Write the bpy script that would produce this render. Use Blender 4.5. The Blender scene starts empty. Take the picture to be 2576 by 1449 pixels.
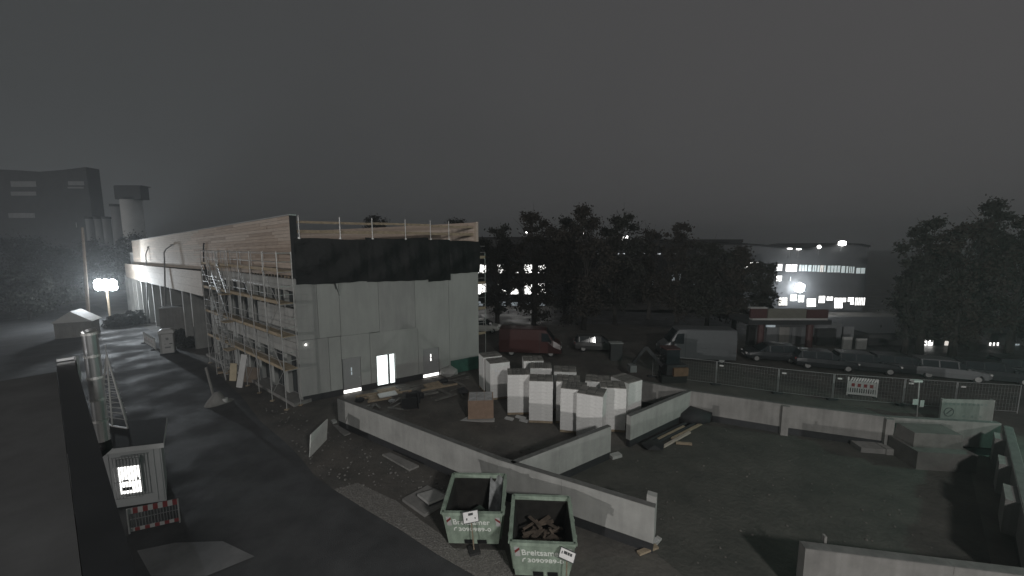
import bpy, math, random
import numpy as np
from mathutils import Vector, Matrix

random.seed(7); np.random.seed(7)
sc = bpy.context.scene
col = sc.collection
R = math.radians

# ------------------------------------------------------------------ camera
CAM_H, PITCH, FPX = 10.0, R(6.5), 950.0          # eye height, downward pitch, focal length in 2576-wide pixels
cd = bpy.data.cameras.new('camera'); cam = bpy.data.objects.new('camera', cd); col.objects.link(cam)
cd.sensor_width = 36.0; cd.lens = 36.0 * FPX / 2576.0
cd.clip_start = 0.1; cd.clip_end = 3000
cam.location = (0, 0, CAM_H); cam.rotation_euler = (R(90) - PITCH, 0, 0)
sc.camera = cam
# ------------------------------------------------------------------ night sky
w = bpy.data.worlds.new('World'); sc.world = w; w.use_nodes = True
nt = w.node_tree; nt.nodes.clear()
wo = nt.nodes.new('ShaderNodeOutputWorld'); bg = nt.nodes.new('ShaderNodeBackground')
tc = nt.nodes.new('ShaderNodeTexCoord'); ns = nt.nodes.new('ShaderNodeTexNoise')
ns.inputs['Scale'].default_value = 1.6; ns.inputs['Detail'].default_value = 4
sx = nt.nodes.new('ShaderNodeSeparateXYZ')
mr = nt.nodes.new('ShaderNodeMapRange')
mr.inputs[1].default_value = -0.9; mr.inputs[2].default_value = 0.9
mx = nt.nodes.new('ShaderNodeMix'); mx.data_type = 'RGBA'
mx.inputs[6].default_value = (0.052, 0.055, 0.056, 1); mx.inputs[7].default_value = (0.081, 0.078, 0.079, 1)
ml = nt.nodes.new('ShaderNodeMix'); ml.data_type = 'RGBA'; ml.blend_type = 'MULTIPLY'
ml.inputs[0].default_value = 0.22
nt.links.new(tc.outputs['Generated'], ns.inputs['Vector']); nt.links.new(tc.outputs['Generated'], sx.inputs[0])
nt.links.new(sx.outputs[0], mr.inputs[0]); nt.links.new(mr.outputs[0], mx.inputs[0])
nt.links.new(mx.outputs[2], ml.inputs[6]); nt.links.new(ns.outputs['Fac'], ml.inputs[7])
nt.links.new(ml.outputs[2], bg.inputs['Color']); bg.inputs['Strength'].default_value = 1.0
nt.links.new(bg.outputs[0], wo.inputs[0])
# ------------------------------------------------------------------ low light from behind the camera's left shoulder
SUN_AZ, SUN_EL, SUN_S = 38.0, 4.4, 0.66
sd = bpy.data.lights.new('sun', 'SUN'); so = bpy.data.objects.new('sun', sd); col.objects.link(so)
sd.energy = SUN_S; sd.angle = R(0.5); sd.color = (1.0, 0.97, 0.94)
so.rotation_euler = (R(90 - SUN_EL), 0, R(-SUN_AZ))
sc.view_settings.view_transform = 'Standard'; sc.view_settings.look = 'None'
sc.view_settings.exposure = 0.0; sc.view_settings.gamma = 1.0
sc.view_settings.use_curve_mapping = False
sc.cycles.use_denoising = True
sc.cycles.max_bounces = 6; sc.cycles.diffuse_bounces = 3; sc.cycles.glossy_bounces = 3
sc.cycles.sample_clamp_indirect = 4.0
sc.cycles.volume_bounces = 0

# ------------------------------------------------------------------ measuring helpers
def ray(x, y):
    u = (x - 1288.0) / FPX; v = (724.5 - y) / FPX
    return Vector((u, math.cos(PITCH) + v * math.sin(PITCH), -math.sin(PITCH) + v * math.cos(PITCH)))
def G(x, y, z=0.0):
    d = ray(x, y); t = (z - CAM_H) / d.z
    return Vector((d.x * t, d.y * t, z))
def at(x, y, Y):                                  # the point seen at x, y on the plane at distance Y
    d = ray(x, y); t = Y / d.y
    return Vector((d.x * t, Y, CAM_H + d.z * t))
def on(x, y, A, d):                               # s, z on the upright plane through A along d
    r = ray(x, y); det = r.x * -d.y + r.y * d.x
    t = (A.x * -d.y + A.y * d.x) / det
    p = Vector((r.x * t, r.y * t, CAM_H + r.z * t))
    return ((p.x - A.x) * d.x + (p.y - A.y) * d.y, p.z)

# ------------------------------------------------------------------ materials
MATS = {}
def mat(name, c, rough=0.85, metal=0.0, vary=0.25, scale=3.0, bump=0.0, bscale=30.0, c2=None, emit=0.0, wet=0.0, stretch=None, spec=None, streak=0.0):
    if name in MATS: return MATS[name]
    m = bpy.data.materials.new(name); m.use_nodes = True; n = m.node_tree; b = n.nodes['Principled BSDF']
    b.inputs['Roughness'].default_value = rough; b.inputs['Metallic'].default_value = metal
    if spec is not None: b.inputs['Specular IOR Level'].default_value = spec
    t = n.nodes.new('ShaderNodeTexCoord'); vec = t.outputs['Object']
    if stretch:
        mp = n.nodes.new('ShaderNodeMapping'); mp.inputs['Scale'].default_value = stretch
        n.links.new(vec, mp.inputs[0]); vec = mp.outputs[0]
    no = n.nodes.new('ShaderNodeTexNoise'); no.inputs['Scale'].default_value = scale; no.inputs['Detail'].default_value = 8
    no.inputs['Roughness'].default_value = 0.65
    n.links.new(vec, no.inputs['Vector'])
    cr = n.nodes.new('ShaderNodeValToRGB'); cr.color_ramp.elements[0].position = 0.32; cr.color_ramp.elements[1].position = 0.68
    lo = c2 if c2 else tuple(x * (1 - vary) for x in c); hi = c if c2 else tuple(min(1, x * (1 + vary)) for x in c)
    cr.color_ramp.elements[0].color = (*lo, 1); cr.color_ramp.elements[1].color = (*hi, 1)
    n.links.new(no.outputs['Fac'], cr.inputs[0]); n.links.new(cr.outputs[0], b.inputs['Base Color'])
    if streak:
        mp2 = n.nodes.new('ShaderNodeMapping'); mp2.inputs['Scale'].default_value = (2.6, 2.6, .22); n.links.new(t.outputs['Object'], mp2.inputs[0])
        n2 = n.nodes.new('ShaderNodeTexNoise'); n2.inputs['Scale'].default_value = 2.0; n2.inputs['Detail'].default_value = 6; n.links.new(mp2.outputs[0], n2.inputs['Vector'])
        r2 = n.nodes.new('ShaderNodeMapRange'); r2.inputs[1].default_value = .38; r2.inputs[2].default_value = .62; r2.inputs[3].default_value = 1 - streak; r2.inputs[4].default_value = 1.0; n.links.new(n2.outputs['Fac'], r2.inputs[0])
        mm = n.nodes.new('ShaderNodeMix'); mm.data_type = 'RGBA'; mm.blend_type = 'MULTIPLY'; mm.inputs[0].default_value = 1.0
        n.links.new(cr.outputs[0], mm.inputs[6]); n.links.new(r2.outputs[0], mm.inputs[7]); n.links.new(mm.outputs[2], b.inputs['Base Color'])
    if bump:
        nb = n.nodes.new('ShaderNodeTexNoise'); nb.inputs['Scale'].default_value = bscale; nb.inputs['Detail'].default_value = 6
        n.links.new(vec, nb.inputs['Vector'])
        bp = n.nodes.new('ShaderNodeBump'); bp.inputs['Strength'].default_value = bump; bp.inputs['Distance'].default_value = 0.05
        n.links.new(nb.outputs['Fac'], bp.inputs['Height']); n.links.new(bp.outputs[0], b.inputs['Normal'])
    if wet:
        nw = n.nodes.new('ShaderNodeTexNoise'); nw.inputs['Scale'].default_value = 0.35; nw.inputs['Detail'].default_value = 5
        n.links.new(t.outputs['Object'], nw.inputs['Vector'])
        rm = n.nodes.new('ShaderNodeMapRange'); rm.inputs[1].default_value = 0.42; rm.inputs[2].default_value = 0.6
        rm.inputs[3].default_value = rough; rm.inputs[4].default_value = max(0.08, rough - wet)
        n.links.new(nw.outputs['Fac'], rm.inputs[0]); n.links.new(rm.outputs[0], b.inputs['Roughness'])
    if emit:
        b.inputs['Emission Color'].default_value = (*c, 1); b.inputs['Emission Strength'].default_value = emit
    MATS[name] = m
    return m
M = dict(
    dirt=mat('dirt', (0.125, 0.115, 0.102), 0.95, vary=.35, scale=0.5, bump=0.8, bscale=5, c2=(0.058, 0.056, 0.052), wet=0.25),
    asphalt=mat('asphalt', (0.068, 0.069, 0.071), 0.95, vary=.25, scale=0.8, bump=0.5, bscale=40, wet=0.30, spec=.25),
    gravel=mat('gravel', (0.20, 0.19, 0.175), 0.95, scale=14, vary=.4, bump=0.9, bscale=16),
    stone=mat('stone', (0.17, 0.165, 0.155), 0.9, scale=5, vary=.4),
    road=mat('road', (0.05, 0.05, 0.052), 0.7, scale=2, bump=0.2, wet=0.3),
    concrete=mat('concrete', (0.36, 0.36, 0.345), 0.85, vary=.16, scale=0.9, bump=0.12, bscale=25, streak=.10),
    darkconcrete=mat('dark concrete', (0.215, 0.21, 0.20), 0.8, vary=.22, scale=0.8, bump=0.15, bscale=22, streak=.15),  # darker concrete; on the far wall, lamp falloff put into the colour
    panel=mat('panel concrete', (0.335, 0.345, 0.33), 0.85, vary=.12, scale=0.7, bump=0.08, bscale=20, stretch=(1, 1, .35), streak=.05),
    panel2=mat('panel concrete dull', (0.30, 0.305, 0.295), 0.85, vary=.14, scale=0.8, bump=0.08, bscale=20, stretch=(1, 1, .3), streak=.07),
    bitumen=mat('bitumen', (0.022, 0.023, 0.025), 0.75, scale=4),
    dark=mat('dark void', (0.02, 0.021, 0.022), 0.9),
    timber=mat('timber', (0.40, 0.32, 0.26), 0.8, vary=.18, scale=2.2, stretch=(.6, .6, 9)),
    timber2=mat('timber pale', (0.46, 0.385, 0.325), 0.8, vary=.16, scale=2.2, stretch=(.6, .6, 9)),
    timber3=mat('timber dark', (0.335, 0.265, 0.215), 0.8, vary=.2, scale=2.2, stretch=(.6, .6, 9)),
    greyboard=mat('greyed board', (0.40, 0.35, 0.30), 0.8, vary=.2, scale=2.2, stretch=(.6, .6, 9)),  # far boards: grey of the lamp's light put into the timber colour
    plank=mat('scaffold plank', (0.36, 0.29, 0.20), 0.8, vary=.25, scale=4),
    wood=mat('raw wood', (0.30, 0.24, 0.17), 0.85, vary=.3, scale=5),
    galv=mat('galvanised steel', (0.50, 0.50, 0.49), 0.45, metal=0.55, vary=.15, scale=6),
    chrome=mat('flue steel', (0.55, 0.56, 0.57), 0.28, metal=0.9, vary=.1, scale=4),
    black=mat('black plastic', (0.012, 0.013, 0.014), 0.5),
    tarp=mat('black tarpaulin', (0.003, 0.0045, 0.0045), 0.6, vary=.3, scale=2, bump=0.9, bscale=2.5, spec=.3),
    white=mat('white paint', (0.46, 0.46, 0.45), 0.55, vary=.08, scale=2),
    wrap=mat('wrapped white block', (0.72, 0.715, 0.70), 0.42, vary=.10, scale=5, bump=0.15, bscale=9),
    blocktop=mat('block top', (0.20, 0.19, 0.175), 0.9, vary=.2, scale=8),
    blocktop2=mat('block top dark', (0.14, 0.135, 0.125), 0.9, vary=.2, scale=8),
    card=mat('brown cardboard', (0.36, 0.255, 0.19), 0.9, vary=.12, scale=4),
    red=mat('red paint', (0.22, 0.035, 0.035), 0.5, vary=.15),
    darkred=mat('dull red paint', (0.055, 0.024, 0.024), 0.6, vary=.15),
    skip=mat('green skip paint', (0.31, 0.385, 0.31), 0.6, vary=.2, scale=3, bump=0.1, bscale=8, streak=.22),
    skipin=mat('skip inside', (0.05, 0.07, 0.055), 0.8, vary=.3),
    cream=mat('cream sign', (0.12, 0.12, 0.10), 0.7, vary=.08),
    letter=mat('white lettering', (0.80, 0.83, 0.78), 0.6, vary=.05),
    ink=mat('dark print', (0.05, 0.055, 0.055), 0.7, vary=.05),
    glass=mat('dark glass', (0.02, 0.025, 0.028), 0.08, vary=.2, spec=.6),
    frame=mat('window frame', (0.20, 0.205, 0.205), 0.6, vary=.1),
    dimwall=mat('dim render wall', (0.115, 0.12, 0.125), 0.9, vary=.15, scale=.4),
    darkwall=mat('dark facade', (0.055, 0.056, 0.058), 0.9, vary=.2, scale=.4),
    greywall=mat('grey facade', (0.15, 0.155, 0.16), 0.9, vary=.12, scale=.3),
    silo=mat('silo concrete', (0.24, 0.24, 0.245), 0.9, vary=.18, scale=.3, stretch=(1, 1, .15)),
    bark=mat('bark', (0.028, 0.026, 0.024), 0.95, vary=.3, scale=6),
    leaf=mat('dark leaves', (0.024, 0.026, 0.021), 0.85, vary=.45, scale=.9),
    leaf2=mat('autumn leaves', (0.030, 0.026, 0.021), 0.85, vary=.45, scale=.9),
    tyre=mat('tyre rubber', (0.018, 0.018, 0.018), 0.9),
    lit=mat('lit window', (1.0, 0.985, 0.95), 0.4, vary=.03, emit=2.4),
    litcool=mat('cool lit window', (0.90, 1.0, 0.98), 0.4, vary=.05, emit=2.2),
    lithalf=mat('curtained lit window', (0.72, 0.82, 0.82), 0.5, vary=.25, scale=1.5, emit=0.42),
    litdim=mat('dim lit window', (0.62, 0.70, 0.75), 0.5, vary=.2, emit=0.28),
    litwarm=mat('warm lit window', (1.0, 0.93, 0.84), 0.5, vary=.2, scale=2, emit=0.75),
    lamp=mat('lamp glow', (0.93, 0.97, 1.0), 0.4, emit=40.0),
    lampsmall=mat('small lamp glow', (1.0, 0.98, 0.94), 0.4, emit=6.0),
    stripglow=mat('strip light', (0.85, 0.9, 0.95), 0.4, emit=0.7),
    green_tank=mat('green sheet', (0.03, 0.10, 0.075), 0.7, vary=.3),
)

# ------------------------------------------------------------------ mesh helpers
class MB:
    def __init__(s): s.v = []; s.f = []
    def add(s, v, f):
        k = len(s.v); s.v += [tuple(p) for p in v]; s.f += [tuple(i + k for i in q) for q in f]; return s
    def hexa(s, p):                                # 4 bottom + 4 top points
        return s.add(p, [(3, 2, 1, 0), (4, 5, 6, 7), (0, 1, 5, 4), (1, 2, 6, 5), (2, 3, 7, 6), (3, 0, 4, 7)])
    def box(s, c, d, rz=0.0):
        cx, cy, cz = c; hx, hy, hz = d[0] / 2, d[1] / 2, d[2] / 2; ca, sa = math.cos(rz), math.sin(rz)
        P = [(cx + x * ca - y * sa, cy + x * sa + y * ca, cz + z) for z in (-hz, hz) for x, y in ((-hx, -hy), (hx, -hy), (hx, hy), (-hx, hy))]
        return s.hexa(P)
    def bar(s, p, q, a=0.05, b=0.05, up=(0, 0, 1)):
        p, q = Vector(p), Vector(q); d = (q - p).normalized(); u = Vector(up)
        if abs(d.dot(u)) > .97: u = Vector((0, 1, 0))
        r = d.cross(u).normalized() * (a / 2); t = r.cross(d).normalized() * (b / 2)
        return s.hexa([p - r - t, p + r - t, q + r - t, q - r - t, p - r + t, p + r + t, q + r + t, q - r + t])
    def tube(s, p, q, r, n=8, r2=None):
        p, q = Vector(p), Vector(q); d = (q - p).normalized(); r2 = r if r2 is None else r2
        u = Vector((0, 0, 1)) if abs(d.z) < .9 else Vector((1, 0, 0))
        a = d.cross(u).normalized(); b = d.cross(a).normalized(); P = []
        for k in range(n):
            t = 2 * math.pi * k / n; o = a * math.cos(t) + b * math.sin(t); P += [p + o * r, q + o * r2]
        F = [(2 * k, 2 * ((k + 1) % n), 2 * ((k + 1) % n) + 1, 2 * k + 1) for k in range(n)]
        F += [tuple(2 * k for k in range(n))[::-1], tuple(2 * k + 1 for k in range(n))]
        return s.add(P, F)
    def prism(s, pts, e):                          # closed outline swept along e
        e = Vector(e); n = len(pts); P = [Vector(p) for p in pts]; P = P + [p + e for p in P]
        F = [tuple(range(n))[::-1], tuple(range(n, 2 * n))] + [(k, (k + 1) % n, (k + 1) % n + n, k + n) for k in range(n)]
        return s.add(P, F)
def wl(o):
    l = Vector((0, 0, 0))
    while o is not None: l += o.location; o = o.parent
    return l
def link(name, me, m, parent=None):
    if m is not None: me.materials.clear(); me.materials.append(m)
    o = bpy.data.objects.new(name, me); col.objects.link(o)
    if parent: o.parent = parent
    return o
def obj(name, mb, m, parent=None, smooth=False):
    me = bpy.data.meshes.new(name); off = wl(parent) if parent else Vector((0, 0, 0))
    me.from_pydata([tuple(Vector(p) - off) for p in mb.v], [], mb.f); me.update()
    import bmesh
    b = bmesh.new(); b.from_mesh(me); bmesh.ops.recalc_face_normals(b, faces=b.faces); b.to_mesh(me); b.free()
    if smooth: me.polygons.foreach_set('use_smooth', [True] * len(me.polygons))
    return link(name, me, m, parent)
def tag(o, label, cat, group=None):
    o['label'] = label; o['category'] = cat
    if group: o['group'] = group
    return o
def thing(name, label, cat, loc=(0, 0, 0), group=None):
    o = bpy.data.objects.new(name, None); col.objects.link(o); o.location = loc; o.empty_display_size = .3
    return tag(o, label, cat, group)
def struct(o): o['kind'] = 'structure'; return o
def stuff(o): o['kind'] = 'stuff'; return o
KIDS = {}
def dup(o, parent=None):
    c = o.copy(); col.objects.link(c)
    if parent is not None: c.parent = parent; c.matrix_parent_inverse = o.matrix_parent_inverse
    for ch in [x for x in bpy.data.objects if x.parent == o]: dup(ch, c)
    return c
def ico(r, c, sq=(1, 1, 1), jit=0.25, rnd=random):
    t = (1 + 5 ** .5) / 2
    V = [(-1, t, 0), (1, t, 0), (-1, -t, 0), (1, -t, 0), (0, -1, t), (0, 1, t), (0, -1, -t), (0, 1, -t), (t, 0, -1), (t, 0, 1), (-t, 0, -1), (-t, 0, 1)]
    F = [(0, 11, 5), (0, 5, 1), (0, 1, 7), (0, 7, 10), (0, 10, 11), (1, 5, 9), (5, 11, 4), (11, 10, 2), (10, 7, 6), (7, 1, 8), (3, 9, 4), (3, 4, 2), (3, 2, 6), (3, 6, 8), (3, 8, 9), (4, 9, 5), (2, 4, 11), (6, 2, 10), (8, 6, 7), (9, 8, 1)]
    P = []
    for v in V:
        k = r / 1.9 * (1 + rnd.uniform(-jit, jit)); P.append((c[0] + v[0] * k * sq[0], c[1] + v[1] * k * sq[1], c[2] + v[2] * k * sq[2]))
    return P, F
def text_mesh(s, size, bold=0.0, depth=0.004, space=1.0):
    cu = bpy.data.curves.new('lettering', 'FONT'); cu.body = s; cu.size = size; cu.extrude = depth; cu.offset = bold; cu.space_character = space
    o = bpy.data.objects.new('tmp', cu); col.objects.link(o)
    dg = bpy.context.evaluated_depsgraph_get(); dg.update()
    me = bpy.data.meshes.new_from_object(o.evaluated_get(dg)); bpy.data.objects.remove(o); bpy.data.curves.remove(cu)
    return me
def lettering(s, size, origin, xdir, up, m, parent, bold=0.0, space=1.0, width=None, depth=0.004):
    me = text_mesh(s, size, bold, depth, space)
    x = Vector(xdir).normalized(); z = Vector(up).normalized(); n = x.cross(z)
    co = np.empty(len(me.vertices) * 3, 'f'); me.vertices.foreach_get('co', co); co = co.reshape(-1, 3)
    kx = 1.0 if width is None else width / (co[:, 0].max() - co[:, 0].min())
    off = Vector(origin) - wl(parent)
    out = np.outer((co[:, 0] - co[:, 0].min()) * kx, x) + np.outer(co[:, 1], z) + np.outer(co[:, 2], n) + np.array(off)
    me.vertices.foreach_set('co', out.astype('f').ravel()); me.update()
    return link('lettering', me, m, parent)

# ------------------------------------------------------------------ ground, road, paving
def sheet(name, pts, z, m):
    mb = MB(); mb.add([(p[0], p[1], z) for p in pts], [tuple(range(len(pts)))])
    return struct(obj(name, mb, m))
sheet('ground', [(-700, -40), (700, -40), (700, 900), (-700, 900)], 0.0, M['dirt'])
AS = [G(*p) for p in ((1195, 1449), (1100, 1395), (1010, 1335), (925, 1285), (840, 1232), (790, 1195), (755, 1150), (715, 1110), (655, 1060), (610, 1000), (560, 950), (505, 905), (450, 868), (395, 838))]
AS = [(p.x, p.y) for p in AS]
sheet('asphalt', [(3.0, -8), (1.5, 5)] + AS + [(-75, 66), (-85, 40), (-40, 2), (-30, -8)], 0.004, M['asphalt'])
GR = [G(*p) for p in ((1195, 1449), (1100, 1395), (1010, 1335), (925, 1285), (840, 1232), (900, 1215), (1000, 1262), (1060, 1310), (1110, 1345), (1140, 1380), (1270, 1385), (1290, 1449))]
sheet('gravel_strip', [(p.x, p.y) for p in GR] + [(1.0, 7), (0.2, 5)], 0.008, M['gravel'])
sheet('road', [(-15, 47), (14, 47), (26, 41.5), (36, 33), (80, 16), (90, 30), (48, 46), (16, 57), (-15, 60)], 0.006, M['road'])
def stones(name, poly_pts, n, r0, r1, z, m, spread):
    mb = MB(); k = 0
    xs = [p[0] for p in poly_pts]; ys = [p[1] for p in poly_pts]
    def inside(x, y):
        c = False; j = len(poly_pts) - 1
        for i in range(len(poly_pts)):
            if (ys[i] > y) != (ys[j] > y) and x < (xs[j] - xs[i]) * (y - ys[i]) / (ys[j] - ys[i]) + xs[i]: c = not c
            j = i
        return c
    while k < n:
        x, y = random.uniform(min(xs), max(xs)), random.uniform(min(ys), max(ys))
        if inside(x, y):
            r = r0 + (r1 - r0) * random.random() ** 3; P, F = ico(r, (x, y, z + r * .3), (1, 1, .7)); mb.add(P, F); k += 1
    return stuff(obj(name, mb, m))
SOIL = [G(*p) for p in ((1760, 1040), (1975, 1085), (2235, 1135), (2400, 1160), (2440, 1180), (2500, 1449), (1720, 1449), (1660, 1400), (1500, 1235), (1400, 1195), (1560, 1130), (1600, 1120))]
sheet('soil', [(p.x, p.y) for p in SOIL], 0.006, mat('dark soil', (.085, .082, .072), .97, vary=.35, scale=.6, bump=.9, bscale=6, c2=(.042, .043, .038)))
stones('gravel', [(p.x, p.y) for p in GR], 3200, .007, .034, 0.008, M['stone'], 0)
yard = [G(*p) for p in ((850, 1230), (790, 1190), (730, 1110), (640, 1000), (760, 1040), (850, 1090), (1000, 1160), (1220, 1260), (1110, 1290))]
stones('rubble', [(p.x, p.y) for p in yard], 350, .012, .07, 0.0, M['stone'], 0)
inner = [G(*p) for p in ((1780, 1060), (2300, 1190), (2430, 1250), (2430, 1440), (1760, 1440), (1500, 1240), (1640, 1130))]
stones('soil_clods', [(p.x, p.y) for p in inner], 260, .012, .05, 0.0, mat('soil clod', (0.115, 0.108, 0.098), .95, scale=5, vary=.4), 0)
inner2 = [G(*p) for p in ((900, 1030), (1180, 960), (1200, 1050), (1400, 1110), (1400, 1180), (1300, 1160))]
stones('soil_clods', [(p.x, p.y) for p in inner2], 250, .015, .07, 0.0, MATS['soil clod'], 0)

# ------------------------------------------------------------------ the hall under construction
C = G(760, 1015); Cr = G(1205, 925); Cf = G(490, 865)
df = (Cr - C).normalized(); dl = (Cf - C).normalized()
nf = Vector((df.y, -df.x, 0)); nl = Vector((-dl.y, dl.x, 0))
if nf.y > 0: nf = -nf
if nl.y > 0: nl = -nl
WF = (Cr - C).length; LL = 54.0
def FP(s, z, o=0.0): p = C + df * s + nf * o; return Vector((p.x, p.y, z))
def LP(s, z, o=0.0): p = C + dl * s + nl * o; return Vector((p.x, p.y, z))
def fslab(mb, s0, s1, z0, z1, o0, o1, P=FP):
    return mb.hexa([P(s0, z0, o0), P(s1, z0, o0), P(s1, z0, o1), P(s0, z0, o1), P(s0, z1, o0), P(s1, z1, o0), P(s1, z1, o1), P(s0, z1, o1)])
hall = thing('hall_building', 'long concrete and timber hall under construction with scaffold on one side', 'building', C)
mb = MB()                                          # core behind the panels
fslab(mb, .35, WF - .02, 0, 9.9, -.30, -.22); obj('core_wall', mb, M['dark'], hall)
mb = MB(); P0 = FP(WF, 0); P1 = P0 + dl * LL
mb.hexa([P0, P0 - df * .3, P1 - df * .3, P1, *(Vector((p.x, p.y, 9.9)) for p in (P0, P0 - df * .3, P1 - df * .3, P1))])
obj('side_wall', mb, M['panel'], hall)
mb = MB(); a, b, c_, d_ = FP(.2, 9.9), FP(WF, 9.9), FP(WF, 9.9) + dl * LL, LP(LL, 9.9)
mb.prism([a, b, c_, d_], (0, 0, .22)); obj('roof', mb, M['bitumen'], hall)
# front panels
g = .009
front = [(.0, 1.19, 4.05, 10.1), (1.19, 2.48, 4.05, 10.1), (2.48, 4.96, 4.02, 10.1), (4.96, 7.52, 3.98, 10.1), (7.52, 10.18, 3.9, 10.1), (10.18, WF, .42, 10.1),
         (0.0, 1.70, .42, 4.05), (1.70, 2.44, .42, 4.03)]
k = 0
for s0, s1, z0, z1 in front:
    fslab(MB_ := MB(), s0 + g, s1 - g, z0 + g, z1 - g, -.2, random.uniform(-.006, .006)); obj('panel', MB_, M['panel' if k % 3 else 'panel2'], hall); k += 1
D1 = (2.46, 3.62); GL = (4.66, 5.96); D2 = (8.02, 9.30)
for s0, s1, z0, z1 in [(2.44, 4.27, 2.47, 4.02), (D1[1], 4.27, .42, 2.47), (4.27, 7.67, 2.33, 3.99), (4.27, GL[0], .42, 2.33), (GL[1], 7.67, .42, 2.33), (7.67, 10.18, 2.27, 3.92), (7.67, D2[0], .42, 2.27), (D2[1], 10.18, .42, 2.27)]:
    fslab(MB_ := MB(), s0 + (g if s0 in (2.44, 4.27, 7.67) else 0), s1 - (g if s1 in (4.27, 7.67, 10.18) else 0), z0 + (g if z0 == .42 else 0), z1 - (g if z1 > 3 else 0), -.2, 0)
    obj('panel', MB_, M['panel'], hall)
for s0, s1 in ((0, D1[0]), (D1[1], GL[0]), (GL[1], D2[0]), (D2[1], WF)):
    fslab(MB_ := MB(), s0, s1, 0, .42, -.2, -.03); obj('plinth', MB_, M['bitumen'], hall)
# doors: grey leaf with two slit lights and a lit gap underneath
def slit_door(s0, s1, zt, lm, sm):
    z0 = .30
    dr = obj('door', fslab(MB(), s0 + .02, s1 - .02, z0, zt - .02, -.12, -.045), mat('grey door', (0.27, 0.275, 0.275), .5, vary=.06), hall)
    for za, zb in ((1.28, 1.50), (1.55, 1.80)):
        sm_ = (s0 + s1) / 2 - .02
        obj('slit_window', fslab(MB(), sm_ - .035, sm_ + .035, za, zb, -.05, -.040), sm, dr)
    obj('door_handle', fslab(MB(), s1 - .16, s1 - .08, 1.02, 1.06, -.05, .0), M['galv'], dr)
    obj('lit_gap', fslab(MB(), s0 + .03, s1 - .03, .06, .25, -.14, -.07), lm, hall)
slit_door(*D1, 2.47, M['lit'], M['litdim']); slit_door(*D2, 2.27, M['lit'], M['lit'])
gd = obj('glazed_door', fslab(MB(), GL[0] + .02, GL[1] - .02, .10, 2.31, -.18, -.12), M['frame'], hall)
obj('door_pane', fslab(MB(), GL[0] + .06, 5.43, .16, 2.26, -.12, -.10), M['litcool'], gd)
obj('door_pane', fslab(MB(), 5.60, GL[1] - .06, .16, 2.26, -.12, -.10), M['litcool'], gd)
obj('wall_lamp', fslab(MB(), .37, .45, 3.72, 3.80, 0, .08), M['lampsmall'], hall)
# tarpaulin over the unfinished upper storey
def tarp(s0, s1, zt, zb, seed):
    rn = np.random.RandomState(seed); nx, nz = max(6, int((s1 - s0) * 7)), 22; mb = MB(); V = []
    ph = rn.rand(8) * 6
    for j in range(nz + 1):
        for i in range(nx + 1):
            u, v = i / nx, j / nz; s = s0 + (s1 - s0) * u
            zb_ = zb + .03 * math.sin(s * 1.1 + ph[0]) + .015 * math.sin(s * 6 + ph[1]); zt_ = zt + .05 * math.sin(s * 1.3 + ph[2])
            bulge = .08 + .035 * math.sin(s * 3.1 + v * 2 + ph[3]) + .03 * math.sin(s * 7.3 - v * 5 + ph[4]) * v + .012 * math.sin(s * 15 + ph[5]) + .04 * math.sin(9 * v + s * 2 + ph[6])
            V.append(FP(s, zt_ + (zb_ - zt_) * v, .04 + bulge * (.35 + .65 * math.sin(math.pi * min(1, v * 1.0)))))
    F = [(j * (nx + 1) + i, j * (nx + 1) + i + 1, (j + 1) * (nx + 1) + i + 1, (j + 1) * (nx + 1) + i) for j in range(nz) for i in range(nx)]
    mb.add(V, F); return mb
tp = obj('tarpaulin', tarp(.1, 4.35, 10.38, 7.57, 1), M['tarp'], None, True)
tag(tp, 'black tarpaulin sheet over the left third of the hall front', 'tarpaulin', 'tarpaulins on the hall front')
tp = obj('tarpaulin', tarp(4.25, 8.65, 10.47, 7.48, 2), M['tarp'], None, True)
tag(tp, 'black tarpaulin sheet over the middle of the hall front', 'tarpaulin', 'tarpaulins on the hall front')
tp = obj('tarpaulin', tarp(8.55, 10.35, 10.36, 7.30, 3), M['tarp'], None, True)
tag(tp, 'narrow black tarpaulin sheet hanging lower beside the right end strip', 'tarpaulin', 'tarpaulins on the hall front')
tp = obj('tarpaulin', tarp(10.25, WF + .12, 10.28, 7.85, 4), M['tarp'], None, True)
tag(tp, 'black tarpaulin sheet at the right corner of the hall front, cut shorter', 'tarpaulin', 'tarpaulins on the hall front')
st = obj('strap', MB().bar(FP(2.25, 7.6, .14), FP(2.42, 7.0, .05), .05, .02).bar(FP(2.42, 7.0, .05), FP(2.5, 6.72, .04), .03, .02).bar(FP(2.2, 7.62, .14), FP(2.31, 7.15, .06), .03, .02), M['black'])
tag(st, 'loose black strap end dangling below the tarpaulin on the hall front', 'strap')
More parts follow.
